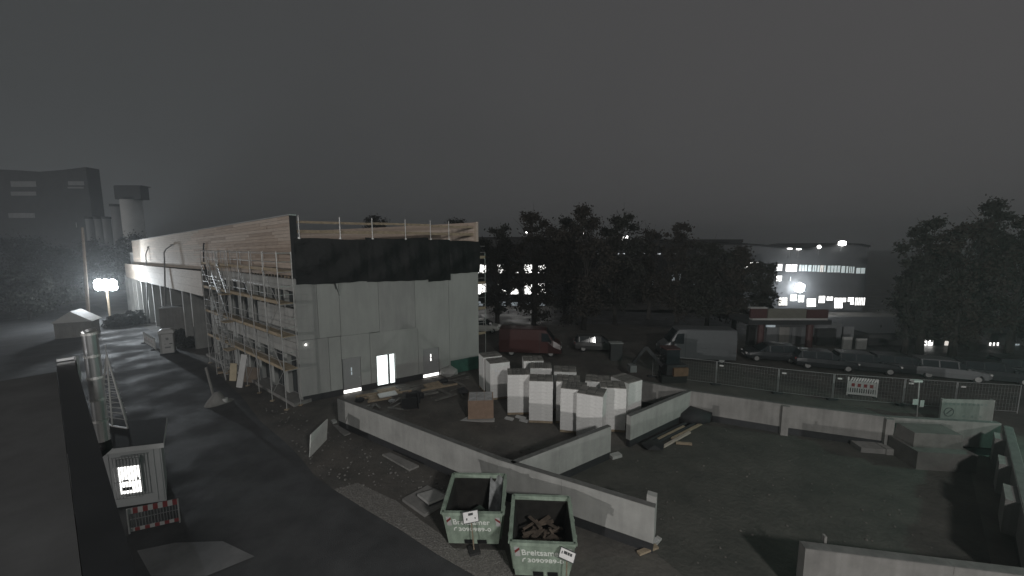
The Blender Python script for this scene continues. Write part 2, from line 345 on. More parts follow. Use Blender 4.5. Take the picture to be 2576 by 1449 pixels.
# parapet walls: boards left, inner face right
L0 = on(733, 542, C, dl); L1 = on(333, 607, C, dl); B0 = on(735, 693, C, dl); B1 = on(333, 665, C, dl)
def zt(s): return L0[1] + (L1[1] - L0[1]) * (s / L1[0])
def zb(s): return B0[1] + (B1[1] - B0[1]) * (s / B1[0])
S1 = L1[0]
mb = MB(); mb.hexa([LP(-.1, zb(0), -.28), LP(S1, zb(S1), -.28), LP(S1, zb(S1), .06), LP(-.1, zb(0), .06), LP(-.1, zt(0), -.28), LP(S1, zt(S1), -.28), LP(S1, zt(S1), .06), LP(-.1, zt(0), .06)])
obj('parapet_core', mb, M['dark'], hall)
NC = 17
rb = random.Random(3)
for c in range(NC):
    s = -.12 + 0.0; off = rb.uniform(1.5, 4.0); first = True
    while s < S1 - .05:
        ln = off if first else rb.choice((3.0, 4.0, 4.0, 5.0)); first = False
        e = min(S1, s + ln)
        if S1 - e < 1: e = S1
        f0, f1 = c / NC, (c + 1) / NC; gp = .006; pr = .085 + rb.uniform(0, .012)
        def zz(s_, f): return zb(s_) + (zt(s_) - zb(s_)) * f
        mb = MB().hexa([LP(s + gp, zz(s, f0) + gp, .062), LP(e - gp, zz(e, f0) + gp, .062), LP(e - gp, zz(e, f0) + gp, pr), LP(s + gp, zz(s, f0) + gp, pr),
                        LP(s + gp, zz(s, f1) - gp, .062), LP(e - gp, zz(e, f1) - gp, .062), LP(e - gp, zz(e, f1) - gp, pr), LP(s + gp, zz(s, f1) - gp, pr)])
        mm = rb.choices(('timber', 'timber2', 'timber3'), (5, 3, 2))[0] if s < 17.6 else rb.choices(('greyboard', 'timber2'), (8, 1))[0]
        obj('board', mb, M[mm], hall); s = e
mb = MB().hexa([LP(-.14, zt(0) + .01, -.3), LP(S1, zt(S1) + .01, -.3), LP(S1, zt(S1) + .01, .12), LP(-.14, zt(0) + .01, .12), LP(-.14, zt(0) + .07, -.3), LP(S1, zt(S1) + .07, -.3), LP(S1, zt(S1) + .07, .12), LP(-.14, zt(0) + .07, .12)])
obj('coping', mb, M['galv'], hall)
obj('end_plate', fslab(MB(), -.13, -.105, 8.0, zt(0), -.3, .10, LP), M['bitumen'], hall)
for zt_ in (7.98,):
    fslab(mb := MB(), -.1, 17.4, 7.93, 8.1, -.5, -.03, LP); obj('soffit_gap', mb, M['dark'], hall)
    for i in range(34): obj('rafter_end', fslab(MB(), .15 + i * .5, .27 + i * .5, 7.95, 8.09, -.03, .05, LP), M['wood'], hall)
# right parapet seen from inside
RP0 = FP(WF, 0); RPd = dl
mb = MB()
q = [RP0 - df * .30, RP0, RP0 + dl * 30, RP0 + dl * 30 - df * .30]
mb.hexa([Vector((p.x, p.y, 10.13)) for p in q] + [Vector((p.x, p.y, z)) for p, z in zip(q, (11.74, 11.74, 11.6, 11.6))]); obj('right_parapet', mb, M['timber'], hall)
for i in range(7):
    z0, z1 = 10.15 + i * .225, 10.15 + (i + 1) * .225 - .01
    q = [RP0 - df * .33, RP0 - df * .302, RP0 + dl * 29.9 - df * .302, RP0 + dl * 29.9 - df * .33]
    obj('board', MB().hexa([Vector((p.x, p.y, z0)) for p in q] + [Vector((p.x, p.y, z1)) for p in q]), M[('timber', 'timber2', 'timber3')[i % 3]], hall)
obj('corner_trim', MB().hexa([Vector((p.x, p.y, z)) for z in (10.1, 11.8) for p in (RP0 - df * .18 + nf * .02, RP0 + df * .03 + nf * .02, RP0 + df * .03 + nf * .06, RP0 - df * .18 + nf * .06)]), M['timber2'], hall)
# guard rail along the front roof edge
gr = thing('roof_guard_rail', 'temporary guard rail of steel posts and boards along the hall roof edge', 'guard rail', FP(6, 10.1))
for s in (.43, 2.75, 4.75, 7.0, 8.85, 10.3):
    p = obj('post', MB().bar(FP(s, 9.7, -.02), FP(s, 11.78, -.02), .05, .05), M['galv'], gr)
    obj('clamp', MB().box(FP(s, 10.42, .05), (.12, .12, .10)), M['galv'], p)
for s0, s1, z, h in ((.3, 4.8, 10.72, .2), (4.7, 8.9, 10.75, .2), (8.8, 12.4, 10.72, .2), (.3, 4.8, 11.32, .15), (4.7, 8.9, 11.36, .15), (8.8, 12.4, 11.3, .15)):
    obj('plank', fslab(MB(), s0, s1, z, z + h, -.09, -.055), M['wood'], gr)
# left facade, near part behind the scaffold
def lpan(name, s0, s1, z0, z1, o0, o1, m): return obj(name, fslab(MB(), s0, s1, z0, z1, o0, o1, LP), m, hall)
lpan('core_wall', .35, 18, 0, 7.9, -.6, -.5, M['dark'])
for s0, s1 in ((-.0, 4.45), (4.47, 8.95), (8.97, 13.4), (13.42, 17.6)): lpan('lintel_panel', s0, s1, 7.15, 7.9, -.22, -.03, M['concrete'])
lpan('pier', -.0, .35, 0, 7.14, -.22, -.03, M['concrete'])
for s0, s1 in ((.36, 4.4), (4.42, 8.9), (8.92, 13.4), (13.42, 17.6)): lpan('spandrel_panel', s0, s1, 2.95, 3.85, -.22, -.02, M['concrete'])
for s0, s1 in ((.36, 3.4), (3.42, 6.3)): lpan('wall_panel', s0, s1, 3.87, 6.0, -.24, -.04, M['concrete'])
for s0, s1 in ((7.4, 8.3), (9.6, 10.3), (11.9, 12.6), (14.2, 15.0), (16.7, 17.6)): lpan('pier', s0, s1, 3.87, 7.14, -.3, -.05, M['panel'])
for s in (1.6, 2.9, 4.3, 5.6, 6.8): lpan('pier', s, s + .22, 6.02, 7.14, -.3, -.05, M['panel'])
def lwin(s0, s1, z0, z1, n, o=-.28):
    f = lpan('window', s0, s1, z0, z1, o - .08, o - .03, M['frame'])
    wd = (s1 - s0) / n
    for i in range(n): obj('pane', fslab(MB(), s0 + i * wd + .05, s0 + (i + 1) * wd - .05, z0 + .07, z1 - .07, o - .03, o - .015, LP), M['glass'], f)
for s0, s1 in ((.36, 1.6), (1.82, 2.9), (3.12, 4.3), (4.52, 5.6), (5.82, 6.8)): lwin(s0, s1, 6.05, 7.13, 1)
for s0, s1 in ((6.32, 7.4), (8.3, 9.6), (10.3, 11.9), (12.6, 14.2), (15.0, 16.7)): lwin(s0, s1, 3.9, 7.12, 2)
for s0, s1, n in ((.5, 1.9, 2), (2.4, 4.2, 3), (4.8, 6.4, 2), (7.2, 8.6, 3), (9.6, 11.0, 2), (12.0, 13.4, 2), (14.4, 16.0, 2)): lwin(s0, s1, .25, 2.85, n)
for s0, s1 in ((.36, .5), (1.9, 2.4), (4.2, 4.8), (6.4, 7.2), (8.6, 9.6), (11.0, 12.0), (13.4, 14.4), (16.0, 17.6)): lpan('pier', s0, s1, 0, 2.94, -.3, -.04, M['panel'])
for s in (8.9, 9.25): lpan('pale_frame', s, s + .16, .6, 2.9, -.04, .04, M['white'])
lpan('kerb_foundation', -.2, 17.8, -.05, .22, -.5, .55, M['darkconcrete'])
# left facade, far part: fascia on columns in front of a recess
Lo = C + nl * .6
def LQ(s, z, o=0.0): p = Lo + dl * s + nl * o; return Vector((p.x, p.y, z))
fa0 = on(505, 682, Lo, dl); fa1 = on(313, 663, Lo, dl); fb0 = on(490, 740, Lo, dl); fb1 = on(313, 695, Lo, dl)
F0, F1 = fa0[0], fa1[0]
rb = random.Random(5)
for c in range(3):
    s = F0
    while s < F1 - .1:
        e = min(F1, s + rb.choice((4, 5, 6)));  e = F1 if F1 - e < 2 else e
        def fz(s_, f):
            t = (s_ - F0) / (F1 - F0); a = fb0[1] + (fb1[1] - fb0[1]) * t; b = fa0[1] + (fa1[1] - fa0[1]) * t; return a + (b - a) * f
        f0, f1 = c / 3, (c + 1) / 3
        obj('fascia_board', MB().hexa([LQ(s + .008, fz(s, f0) + .006, -.1), LQ(e - .008, fz(e, f0) + .006, -.1), LQ(e - .008, fz(e, f0) + .006, 0), LQ(s + .008, fz(s, f0) + .006, 0),
                                       LQ(s + .008, fz(s, f1) - .006, -.1), LQ(e - .008, fz(e, f1) - .006, -.1), LQ(e - .008, fz(e, f1) - .006, 0), LQ(s + .008, fz(s, f1) - .006, 0)]), M['greyboard'], hall); s = e
obj('canopy_slab', MB().hexa([LQ(F0, 5.3, -3.2), LQ(F1, 5.1, -3.2), LQ(F1, 5.1, -.11), LQ(F0, 5.5, -.11), LQ(F0, 7.7, -3.2), LQ(F1, 7.1, -3.2), LQ(F1, 7.1, -.11), LQ(F0, 7.7, -.11)]), M['darkconcrete'], hall)
obj('recess_wall', fslab(MB(), F0 - 1, F1, 0, 5.4, -3.3, -3.1, LQ), M['darkconcrete'], hall)
for x, y in ((481, 800), (460, 800), (430, 790), (405, 780), (385, 775), (371, 770), (357, 765), (345, 760), (335, 755), (325, 750), (317, 748)):
    s = on(x, y, Lo, dl)[0]
    obj('column', fslab(MB(), s - .16, s + .16, 0, 5.45, -1.35, -.12, LQ), M['concrete'], hall)
obj('roof_hut', fslab(MB(), S1 + .2, S1 + 2.4, 7.2, 8.9, -1.5, .1, LP), M['white'], hall)
for i in range(4): obj('hut_pane', fslab(MB(), S1 + .35 + i * .52, S1 + .75 + i * .52, 7.35, 8.65, .1, .12, LP), M['frame'], hall)

# ------------------------------------------------------------------ scaffolding along the left facade
sca = thing('scaffold', 'tall galvanised scaffold with timber decks along the left facade of the hall', 'scaffold', LP(6, 0, 1))
LV = (2.45, 4.5, 6.5, 8.45); SS = [-.32 + i * 2.15 for i in range(8)]
IN, OUT = .22, 1.02
for i, s in enumerate(SS):
    for o in (IN, OUT):
        st = obj('standard', MB().tube(LP(s, .1, o), LP(s, 9.6, o), .028, 6), M['galv'], sca)
        obj('base_plate', MB().box(LP(s, .07, o), (.2, .2, .06)), M['wood'], st)
    for z in LV:
        obj('transom', MB().tube(LP(s, z - .05, IN), LP(s, z - .05, OUT), .024, 6), M['galv'], sca)
    obj('transom', MB().tube(LP(s, 9.55, IN), LP(s, 9.55, OUT), .024, 6), M['galv'], sca)
rs = random.Random(4)
for i in range(7):
    s0, s1 = SS[i], SS[i + 1]
    for z in LV:
        dz = .0
        for j in range(3):
            o = IN + .02 + j * .25
            obj('deck_plank', fslab(MB(), s0 + .03, s1 - .03, z - .02 + rs.uniform(-.008, .008), z + .03, o, o + .235, LP), M['plank'], sca)
        obj('toe_board', fslab(MB(), s0 + .03, s1 - .03, z + .03, z + .19, OUT - .05, OUT - .015, LP), M['plank'], sca)
        for h in (.55, 1.05): obj('guard_rail', MB().tube(LP(s0, z + h, OUT), LP(s1, z + h, OUT), .019, 5), M['galv'], sca)
    if i in (0, 2, 4, 6):
        za = (.4,) + LV
        for k in range(4):
            a, b = (s0, s1) if k % 2 else (s1, s0)
            obj('diagonal_brace', MB().tube(LP(a, za[k], OUT + .03), LP(b, za[k + 1], OUT + .03), .018, 5), M['galv'], sca)
for k in range(4):                                 # end rails and ladders
    z = LV[k]
    for h in (.55, 1.05): obj('end_rail', MB().tube(LP(SS[0], z + h, IN), LP(SS[0], z + h, OUT), .019, 5), M['galv'], sca)
zl = (.1,) + LV
for k in range(4):
    s0 = SS[4] + .35; mb = MB()
    a0, b0 = LP(s0, zl[k], 1.12), LP(s0 + 1.7, zl[k + 1] + .2, 1.12)
    a1, b1 = LP(s0, zl[k], 1.6), LP(s0 + 1.7, zl[k + 1] + .2, 1.6)
    mb.bar(a0, b0, .05, .12); mb.bar(a1, b1, .05, .12)
    obj('stair_stringer', mb, M['galv'], sca)
    for j in range(1, 8):
        t = j / 8; obj('stair_tread', MB().bar(a0.lerp(b0, t), a1.lerp(b1, t), .18, .03), M['galv'], sca)
for s in (SS[4] + .2, SS[4] + 2.2):
    for o in (1.08, 1.65): obj('standard', MB().tube(LP(s, .1, o), LP(s, 9.6, o), .026, 6), M['galv'], sca)
for z in LV:
    obj('stair_landing', fslab(MB(), SS[4] - .6, SS[4] + .35, z - .03, z + .03, 1.06, 1.65, LP), M['plank'], sca)
    for h in (.5, 1.0): obj('guard_rail', MB().tube(LP(SS[4] - .6, z + h, 1.65), LP(SS[4] + 2.3, z + h, 1.65), .019, 5), M['galv'], sca)
# the second one, at the right corner
sc2 = thing('scaffold', 'narrow scaffold tower with three short decks behind the right corner of the hall', 'scaffold', FP(WF + 1, 0, -1))
def SP(a, b, z): p = Cr + df * a + dl * b; return Vector((p.x, p.y, z))
for a in (.45, 1.15):
    for b in (.6, 3.0):
        obj('standard', MB().tube(SP(a, b, 0), SP(a, b, 10.3 if a < 1 else 9.4), .03, 6), M['galv'], sc2)
for z in (2.6, 4.7, 6.8, 8.9):
    obj('deck_plank', MB().hexa([SP(.45, .6, z), SP(1.15, .6, z), SP(1.15, 3, z), SP(.45, 3, z), SP(.45, .6, z + .06), SP(1.15, .6, z + .06), SP(1.15, 3, z + .06), SP(.45, 3, z + .06)]), M['plank'], sc2)
    for h in (.5, 1.0): obj('guard_rail', MB().tube(SP(.45, .6, z + h), SP(1.15, .6, z + h), .02, 5), M['galv'], sc2)
    obj('toe_board', MB().bar(SP(.45, .57, z + .14), SP(1.15, .57, z + .14), .03, .16), M['plank'], sc2)

# ------------------------------------------------------------------ low concrete walls on dark plinths
def wall(name, label, tops, H, th, m, joints=(), side=1, group='low concrete walls on the site', base=None):
    pts = [Vector((p.x, p.y, 0)) for p in tops]
    t = thing(name, label, 'wall', pts[len(pts) // 2], group)
    for i in range(len(pts) - 1):
        a, b = pts[i], pts[i + 1]; d = (b - a).normalized(); n = Vector((-d.y, d.x, 0)) * side; L = (b - a).length
        def P(s, z, o): p = a + d * s + n * o; return Vector((p.x, p.y, z))
        cuts = [0.0] + [j * L for j in (joints[i] if i < len(joints) else ())] + [L]
        for s0, s1 in zip(cuts, cuts[1:]):
            obj('panel', fslab(MB(), s0 + .004, s1 - .004, .38, H, 0, th, P), m, t)
            obj('top_strip', fslab(MB(), s0 + .004, s1 - .004, H, H + .012, .02, th - .02, P), mat('wall top', (.12, .12, .115), .9, vary=.25, scale=3), t)
        obj('plinth', fslab(MB(), 0.02, L - .02, -.02, .38, .03, th - .03, P), M['bitumen'], t)
    return t
WH = 1.62
A0, A1 = G(848, 1003, WH), G(1648, 1279, WH)
wa = wall('concrete_wall', 'longest pale concrete wall running from the hall corner past the skips', [A0, G(1255, 1158, WH), A1], WH, .25, M['concrete'], ((.25, .52, .97), (.45,)))
dA = (A1 - G(1255, 1158, WH)).normalized(); nA = Vector((-dA.y, dA.x, 0))
obj('end_bracket', MB().hexa([A1 - dA * .5 + nA * .25 + Vector((0, 0, z)) if False else Vector((0, 0, 0)) + Vector(((A1 - dA * s + nA * o).x, (A1 - dA * s + nA * o).y, z)) for z in (.4, WH + .22) for s, o in ((.3, .26), (0.0, .26), (0.0, .5), (.3, .5))]), M['concrete'], wa)
B0_, B1_ = G(1292, 1168, WH), G(1538, 1073, WH)
wall('concrete_wall', 'short concrete cross wall in front of the wrapped block stacks', [B0_, B1_], WH, .25, M['concrete'], ((.42,),))
C0, C1 = G(1587, 1048, WH), G(1740, 984, WH)
wall('concrete_wall', 'short concrete cross wall between the gap and the far wall', [C0, C1], WH, .25, M['concrete'])
Dp = [G(1560, 950, WH), G(1742, 985, WH), G(1975, 1018, WH), G(2235, 1050, WH), G(2520, 1066, WH)]
wd = wall('concrete_wall', 'long far concrete wall with two pilasters below the mesh fence', Dp, WH, .25, M['darkconcrete'])  # darker colour here stands for the lamp's falloff with distance
for p, px in ((Dp[2], 1), (Dp[3], 0)):
    d = (Dp[3] - Dp[2]).normalized(); n = Vector((d.y, -d.x, 0))
    q = [p - d * .16, p + d * .16, p + d * .16 + n * .22, p - d * .16 + n * .22]
    obj('pilaster', MB().hexa([Vector((v.x, v.y, z)) for z in (.0, WH - .02) for v in q]), M['darkconcrete'], wd)
E0, E1 = G(2524, 1070, WH), G(2572, 1275, WH); E2 = E1 + (E1 - E0).normalized() * 2.6
we = wall('concrete_wall', 'right hand concrete wall with staggered buttresses beside its dark cast shadow', [E0, E1, E2], WH, .28, M['darkconcrete'], ((.5,),), side=1)  # the dark strip beside it is only this wall's cast shadow
dE = (E1 - E0).normalized(); nE = Vector((dE.y, -dE.x, 0)); nE = nE if nE.x < 0 else -nE
for s, l in ((1.0, .9), (3.9, 1.0), (6.8, 1.3)):
    q = [E0 + dE * s, E0 + dE * (s + l), E0 + dE * (s + l) + nE * .3, E0 + dE * s + nE * .3]
    obj('buttress', MB().hexa([Vector((v.x, v.y, z)) for z in (.3, WH - .1) for v in q]), M['darkconcrete'], we)
F0_, F1_ = G(2026, 1381, WH), G(2576, 1449, WH); F1_ = F0_ + (F1_ - F0_) * 1.4
wf = wall('concrete_wall', 'near concrete wall cut off by the lower right edge of the picture', [F0_, F1_], WH, .3, M['darkconcrete'], ((.5,),))
obj('end_bracket', MB().box((F0_.x + .75, F0_.y + .28, WH + .08), (.06, .12, .2), -.2), M['darkconcrete'], wf)
# leaning panel
pa, pb = G(780, 1150), G(822, 1106)
lp = thing('leaning_board', 'pale rectangular board standing on edge on the dirt beside the asphalt', 'board', (pa + pb) / 2)
dP = (pb - pa).normalized(); nP = Vector((-dP.y, dP.x, 0))
obj('board', MB().hexa([pa, pb, pb + nP * .05, pa + nP * .05, *(v + nP * -.12 + Vector((0, 0, 1.12)) for v in (pa, pb, pb + nP * .05, pa + nP * .05))]), mat('pale board', (.6, .62, .59), .6, vary=.12, scale=2), lp)
obj('prop', MB().bar(pb + nP * .6 + Vector((0, 0, .03)), pb + Vector((0, 0, .9)), .06, .06), M['wood'], lp)

# ------------------------------------------------------------------ wrapped block stacks
def stack_proto(w_, d_, n, seed, bodym, nb=(4, 4)):
    rn = random.Random(seed); root = thing('block_stack', 'x', 'block stack', (0, 0, 0), 'wrapped block stacks')
    pl = obj('pallet', MB().box((0, 0, .12), (w_, d_, .04)), M['wood'], root)
    for y in (-1, 0, 1): obj('runner', MB().box((0, y * d_ * .42, .05), (w_, .1, .1)), M['wood'], pl)
    h = 2.3 / n
    base = bpy.data.meshes.new('course')
    mb = MB().box((0, 0, h / 2), (w_, d_, h * .982)); base.from_pydata(mb.v, [], mb.f); base.materials.append(bodym)
    for k in range(n):
        o = link('course', base, None, root); o.location = (rn.uniform(-.006, .006), rn.uniform(-.006, .006), .14 + k * h); o.rotation_euler.z = rn.uniform(-.004, .004)
        s = 1 + rn.uniform(-.008, .004); o.scale = (s, s, 1)
    bw, bd = w_ / nb[0], d_ / nb[1]
    bm_ = bpy.data.meshes.new('block'); mb = MB().box((0, 0, .02), (bw * .93, bd * .93, .05)); bm_.from_pydata(mb.v, [], mb.f); bm_.materials.append(M['blocktop'])
    bm2 = bm_.copy(); bm2.materials.clear(); bm2.materials.append(M['blocktop2'])
    for i in range(nb[0]):
        for j in range(nb[1]):
            o = link('block', bm_ if (i + j + rn.randint(0, 1)) % 2 else bm2, None, root); o.location = ((i + .5) * bw - w_ / 2, (j + .5) * bd - d_ / 2, 2.435 + rn.uniform(-.006, .01))
    return root
ST = [ # px, py of the front face's lower middle; rotation; label
    (1258, 1004, 20, 'white wrapped block stack with a shiny film patch, behind the brown crate'),
    (1305, 1043, 2, 'white wrapped block stack, first to the right of the brown crate'),
    (1360, 1064, -5, 'white wrapped block stack with its base fully in view, third from the crate side'),
    (1428, 1066, -8, 'white wrapped block stack half hidden behind the nearest pair'),
    (1440, 1090, -14, 'white wrapped block stack directly left of the nearest one'),
    (1481, 1108, -24, 'nearest white wrapped block stack, rising behind the cross wall'),
    (1540, 1086, -10, 'narrow looking white wrapped block stack behind the nearest one on the right'),
    (1556, 1060, -58, 'white wrapped block stack turned corner on at the right end of the group'),
    (1240, 984, 22, 'white wrapped block stack at the rear left beside the hall corner'),
    (1342, 998, 4, 'white wrapped block stack at the back of the group, showing only its top'),
    (1360, 1022, -3, 'white wrapped block stack in the second row behind the open faced ones'),
    (1420, 1034, -6, 'white wrapped block stack in the middle of the group showing a pale top edge'),
    (1500, 1066, -14, 'white wrapped block stack between the nearest one and the corner on one'),
]
protos = [stack_proto(1.33, 1.10, 11, i, M['wrap'], nb) for i, nb in enumerate(((4, 4), (5, 3), (3, 4)))]
for i, (x, y, a, lab) in enumerate(ST):
    r = protos[i] if i < 3 else dup(protos[i % 3])
    p = G(x, y); a = R(a); back = Vector((-math.sin(a), math.cos(a), 0)) * .52
    r.location = p + back; r.rotation_euler.z = a; r['label'] = lab
s1_ = protos[0]; fm = mat('shiny film', (.75, .76, .78), .12, vary=.1, spec=.8, bump=.8, bscale=14)
for i, (u, z, w_) in enumerate(((-.35, 1.85, .16), (-.12, 1.78, .10), (-.30, 1.55, .07))):
    f_ = obj('film_patch', MB().hexa([(u, -.545, z), (u + w_, -.548, z + .03), (u + w_, -.53, z + .03), (u, -.53, z), (u - .02, -.55, z + .2), (u + w_, -.556, z + .17), (u + w_, -.53, z + .17), (u - .02, -.53, z + .2)]), fm); f_.parent = s1_
# brown crate
cp = G(1209, 1058); a = R(4)
cr = thing('cardboard_crate', 'low brown corrugated crate on a pale sheet before the white stacks', 'crate', (0, 0, 0))
obj('box', MB().box((0, .7, .62), (1.42, 1.3, 1.08)), M['card'], cr)
for i in range(22): obj('rib', MB().box((-.69 + i * .0657, .035, .62), (.036, .03, 1.06)), M['card'], cr)
for i in range(20): obj('rib', MB().box((.725, .08 + i * .065, .62), (.03, .036, 1.06)), M['card'], cr)
for i in range(3):
    for j in range(2): obj('lid_flap', MB().box((-.46 + i * .46, .4 + j * .62, 1.17), (.44, .6, .02)), mat('crate film', (.42, .42, .42), .4, vary=.3, scale=4), cr)
cr.location = cp; cr.rotation_euler.z = a
sh = obj('plastic_sheet', MB().prism([cp + Vector(v) for v in ((-1.15, -.05, .012), (.1, -.22, .012), (.8, -.2, .012), (.8, .25, .012), (-.7, .6, .012))], (0, 0, .02)), M['white'])
tag(sh, 'pale sheet lying flat under the brown crate', 'sheet')
for x, y, s, lab in ((1281, 1055, .5, 'small pale offcut on the dirt right of the brown crate'), (1310, 1052, .62, 'larger pale offcut leaning near the foot of the white stacks'), (1318, 1060, .5, 'pale offcut lying flat in front of the white stacks')):
    p = G(x, y); o = obj('offcut', MB().box((p.x, p.y, .05), (s, .22, .09), -.5), M['white']); tag(o, lab, 'offcut')

# ------------------------------------------------------------------ skips
def skip(label, fl, fr, rl, rr, H, fbl, fbr, load):
    t = thing('skip', label, 'skip', (fl + fr) / 2 * Vector((1, 1, 0)) if False else Vector(((fl.x + fr.x) / 2, (fl.y + fr.y) / 2, 0)), 'green skips')
    th = .05; W = (fr - fl).normalized(); Bk = Vector((-W.y, W.x, 0)); Lg = 2.05; wd = (fr - fl).length
    def P(u, v, z): p = fl + W * u + Bk * v; return Vector((p.x, p.y, z))
    ins = .16; fs = .28                             # side and front slope
    fb = .12
    def q(u, v, z):                                 # point on the tapered tub, u across, v along 0..1
        k = z / H; uu = ins * (1 - k) + (wd - 2 * ins * (1 - k)) * u; vv = fs * (1 - k) + (Lg - 2 * fs * (1 - k)) * v; return P(uu, vv, z)
    def plate(c0, c1, n, name, m=M['skip']): 
        mb = MB(); n = Vector(n) * th; mb.hexa([c0[0], c0[1], c0[1] + n, c0[0] + n, c1[0], c1[1], c1[1] + n, c1[0] + n]); return obj(name, mb, m, t)
    fr_ = plate((q(0, 0, fb), q(1, 0, fb)), (q(0, 0, H), q(1, 0, H)), Bk, 'front_plate')
    plate((q(0, 1, fb), q(1, 1, fb)), (q(0, 1, H), q(1, 1, H)), -Bk, 'rear_plate')
    plate((q(0, .02, fb), q(0, .98, fb)), (q(0, .02, H), q(0, .98, H)), W, 'side_plate'); plate((q(1, .02, fb), q(1, .98, fb)), (q(1, .02, H), q(1, .98, H)), -W, 'side_plate')
    obj('floor_plate', MB().hexa([q(.03, .03, fb), q(.97, .03, fb), q(.97, .97, fb), q(.03, .97, fb), *(v + Vector((0, 0, .04)) for v in (q(.03, .03, fb), q(.97, .03, fb), q(.97, .97, fb), q(.03, .97, fb)))]), M['skipin'], t)
    ln = lambda c, n_: obj('added_dark_sheet', MB().hexa([v + Vector(n_) * .055 for v in c] + [v + Vector(n_) * .075 for v in c]), mat('near-black inside', (.016, .015, .013), .9, vary=.5, scale=4), t)  # near-black sheets added to keep the skip's inside dark
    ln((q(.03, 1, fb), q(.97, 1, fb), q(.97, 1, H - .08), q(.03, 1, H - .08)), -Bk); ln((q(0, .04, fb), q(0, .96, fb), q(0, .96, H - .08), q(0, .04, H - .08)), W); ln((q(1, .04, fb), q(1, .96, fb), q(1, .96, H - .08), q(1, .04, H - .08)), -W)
    for v0, v1 in (((0, 0), (1, 0)), ((0, 1), (1, 1)), ((0, 0), (0, 1)), ((1, 0), (1, 1))):
        a, b = q(*v0, H), q(*v1, H); obj('rim', MB().bar(a, b, .11, .09), M['skip'], t)
    nrm = ((q(1, 0, H) - q(0, 0, H)).cross(q(0, 0, H) - q(0, 0, fb))).normalized()
    up = (q(0, 0, H) - q(0, 0, fb)).normalized()
    out = nrm if nrm.dot(-Bk) > 0 else -nrm
    o0 = q(0, 0, H) + out * .012
    # band plate carrying the lettering, fold line below
    obj('band', MB().hexa([q(.03, 0, H * .42) + out * .002, q(.97, 0, H * .42) + out * .002, q(.97, 0, H * .42) + out * .02, q(.03, 0, H * .42) + out * .02,
                           q(.03, 0, H - .06) + out * .002, q(.97, 0, H - .06) + out * .002, q(.97, 0, H - .06) + out * .02, q(.03, 0, H - .06) + out * .02]), M['skip'], t)
    def Q(u, dz): return q(0, 0, H) + W * u + up * (-dz) + out * .023
    lettering('Breitsamer', .30, Q(.30, .45), W, up, M['letter'], t, bold=.0045, width=1.20)
    lettering('3090989-0', .20, Q(.44, .73), W, up, M['letter'], t, bold=.0035, width=1.06)
    obj('handset_mark', MB().bar(Q(.29, .72), Q(.31, .62), .035, .006, out).bar(Q(.31, .62), Q(.39, .575), .035, .006, out), M['letter'], t)
    for u0, sg in ((.1, 1), (wd - .26, -1)):
        wm = obj('warning_plate', MB().hexa([Q(u0, .50), Q(u0 + .15, .50), Q(u0 + .15, .50) + out * .006, Q(u0, .50) + out * .006, Q(u0, .14), Q(u0 + .15, .14), Q(u0 + .15, .14) + out * .006, Q(u0, .14) + out * .006]), M['white'], t)
        a, b = (u0, u0 + .15) if sg > 0 else (u0 + .15, u0)
        obj('red_stripe', MB().hexa([Q(a, .38) + out * .007, Q(b, .24) + out * .007, Q(b, .24) + out * .01, Q(a, .38) + out * .01, Q(a, .28) + out * .007, Q(b, .15) + out * .007, Q(b, .15) + out * .01, Q(a, .28) + out * .01]), M['red'], wm)
    for u in (.55, .98):
        obj('fork_pocket', MB().hexa([q(0, 0, .16) + W * u + out * .005, q(0, 0, .16) + W * (u + .3) + out * .005, q(0, 0, .16) + W * (u + .3) + out * .03, q(0, 0, .16) + W * u + out * .03,
                                     q(0, 0, .30) + W * u + out * .005, q(0, 0, .30) + W * (u + .3) + out * .005, q(0, 0, .30) + W * (u + .3) + out * .03, q(0, 0, .30) + W * u + out * .03]), M['black'], t)
    for u in (.06, wd - .06):
        for v in (.6, 1.5): obj('lifting_lug', MB().tube(P(u - .12 if u < 1 else u + .12, v, 1.0), P(u + .02 if u < 1 else u - .02, v, 1.0), .05, 8), M['galv'], t)
    for v in (.35, 1.02, 1.7):
        for u, s_ in ((0, -1), (1, 1)):
            a, b = q(u, v / Lg, fb), q(u, v / Lg, H); obj('side_rib', MB().bar(a + W * s_ * .04, b + W * s_ * .04, .08, .08, Bk), M['skip'], t)
    obj('skid', MB().bar(P(.35, .35, .06), P(.35, Lg - .35, .06), .1, .12).bar(P(wd - .35, .35, .06), P(wd - .35, Lg - .35, .06), .1, .12), M['black'], t)
    return t, P, wd, Lg
SH = 1.4
sk1, P1_, w1, l1_ = skip('green skip standing farther back against the wall, sign post in front of its middle', G(1112, 1290, SH), G(1264, 1293, SH), None, None, SH, None, None, 0)
sk2, P2_, w2, l2_ = skip('nearer green skip filled with scrap wood, cut by the bottom of the picture', G(1283, 1364, SH), G(1448, 1371, SH), None, None, SH, None, None, 1)
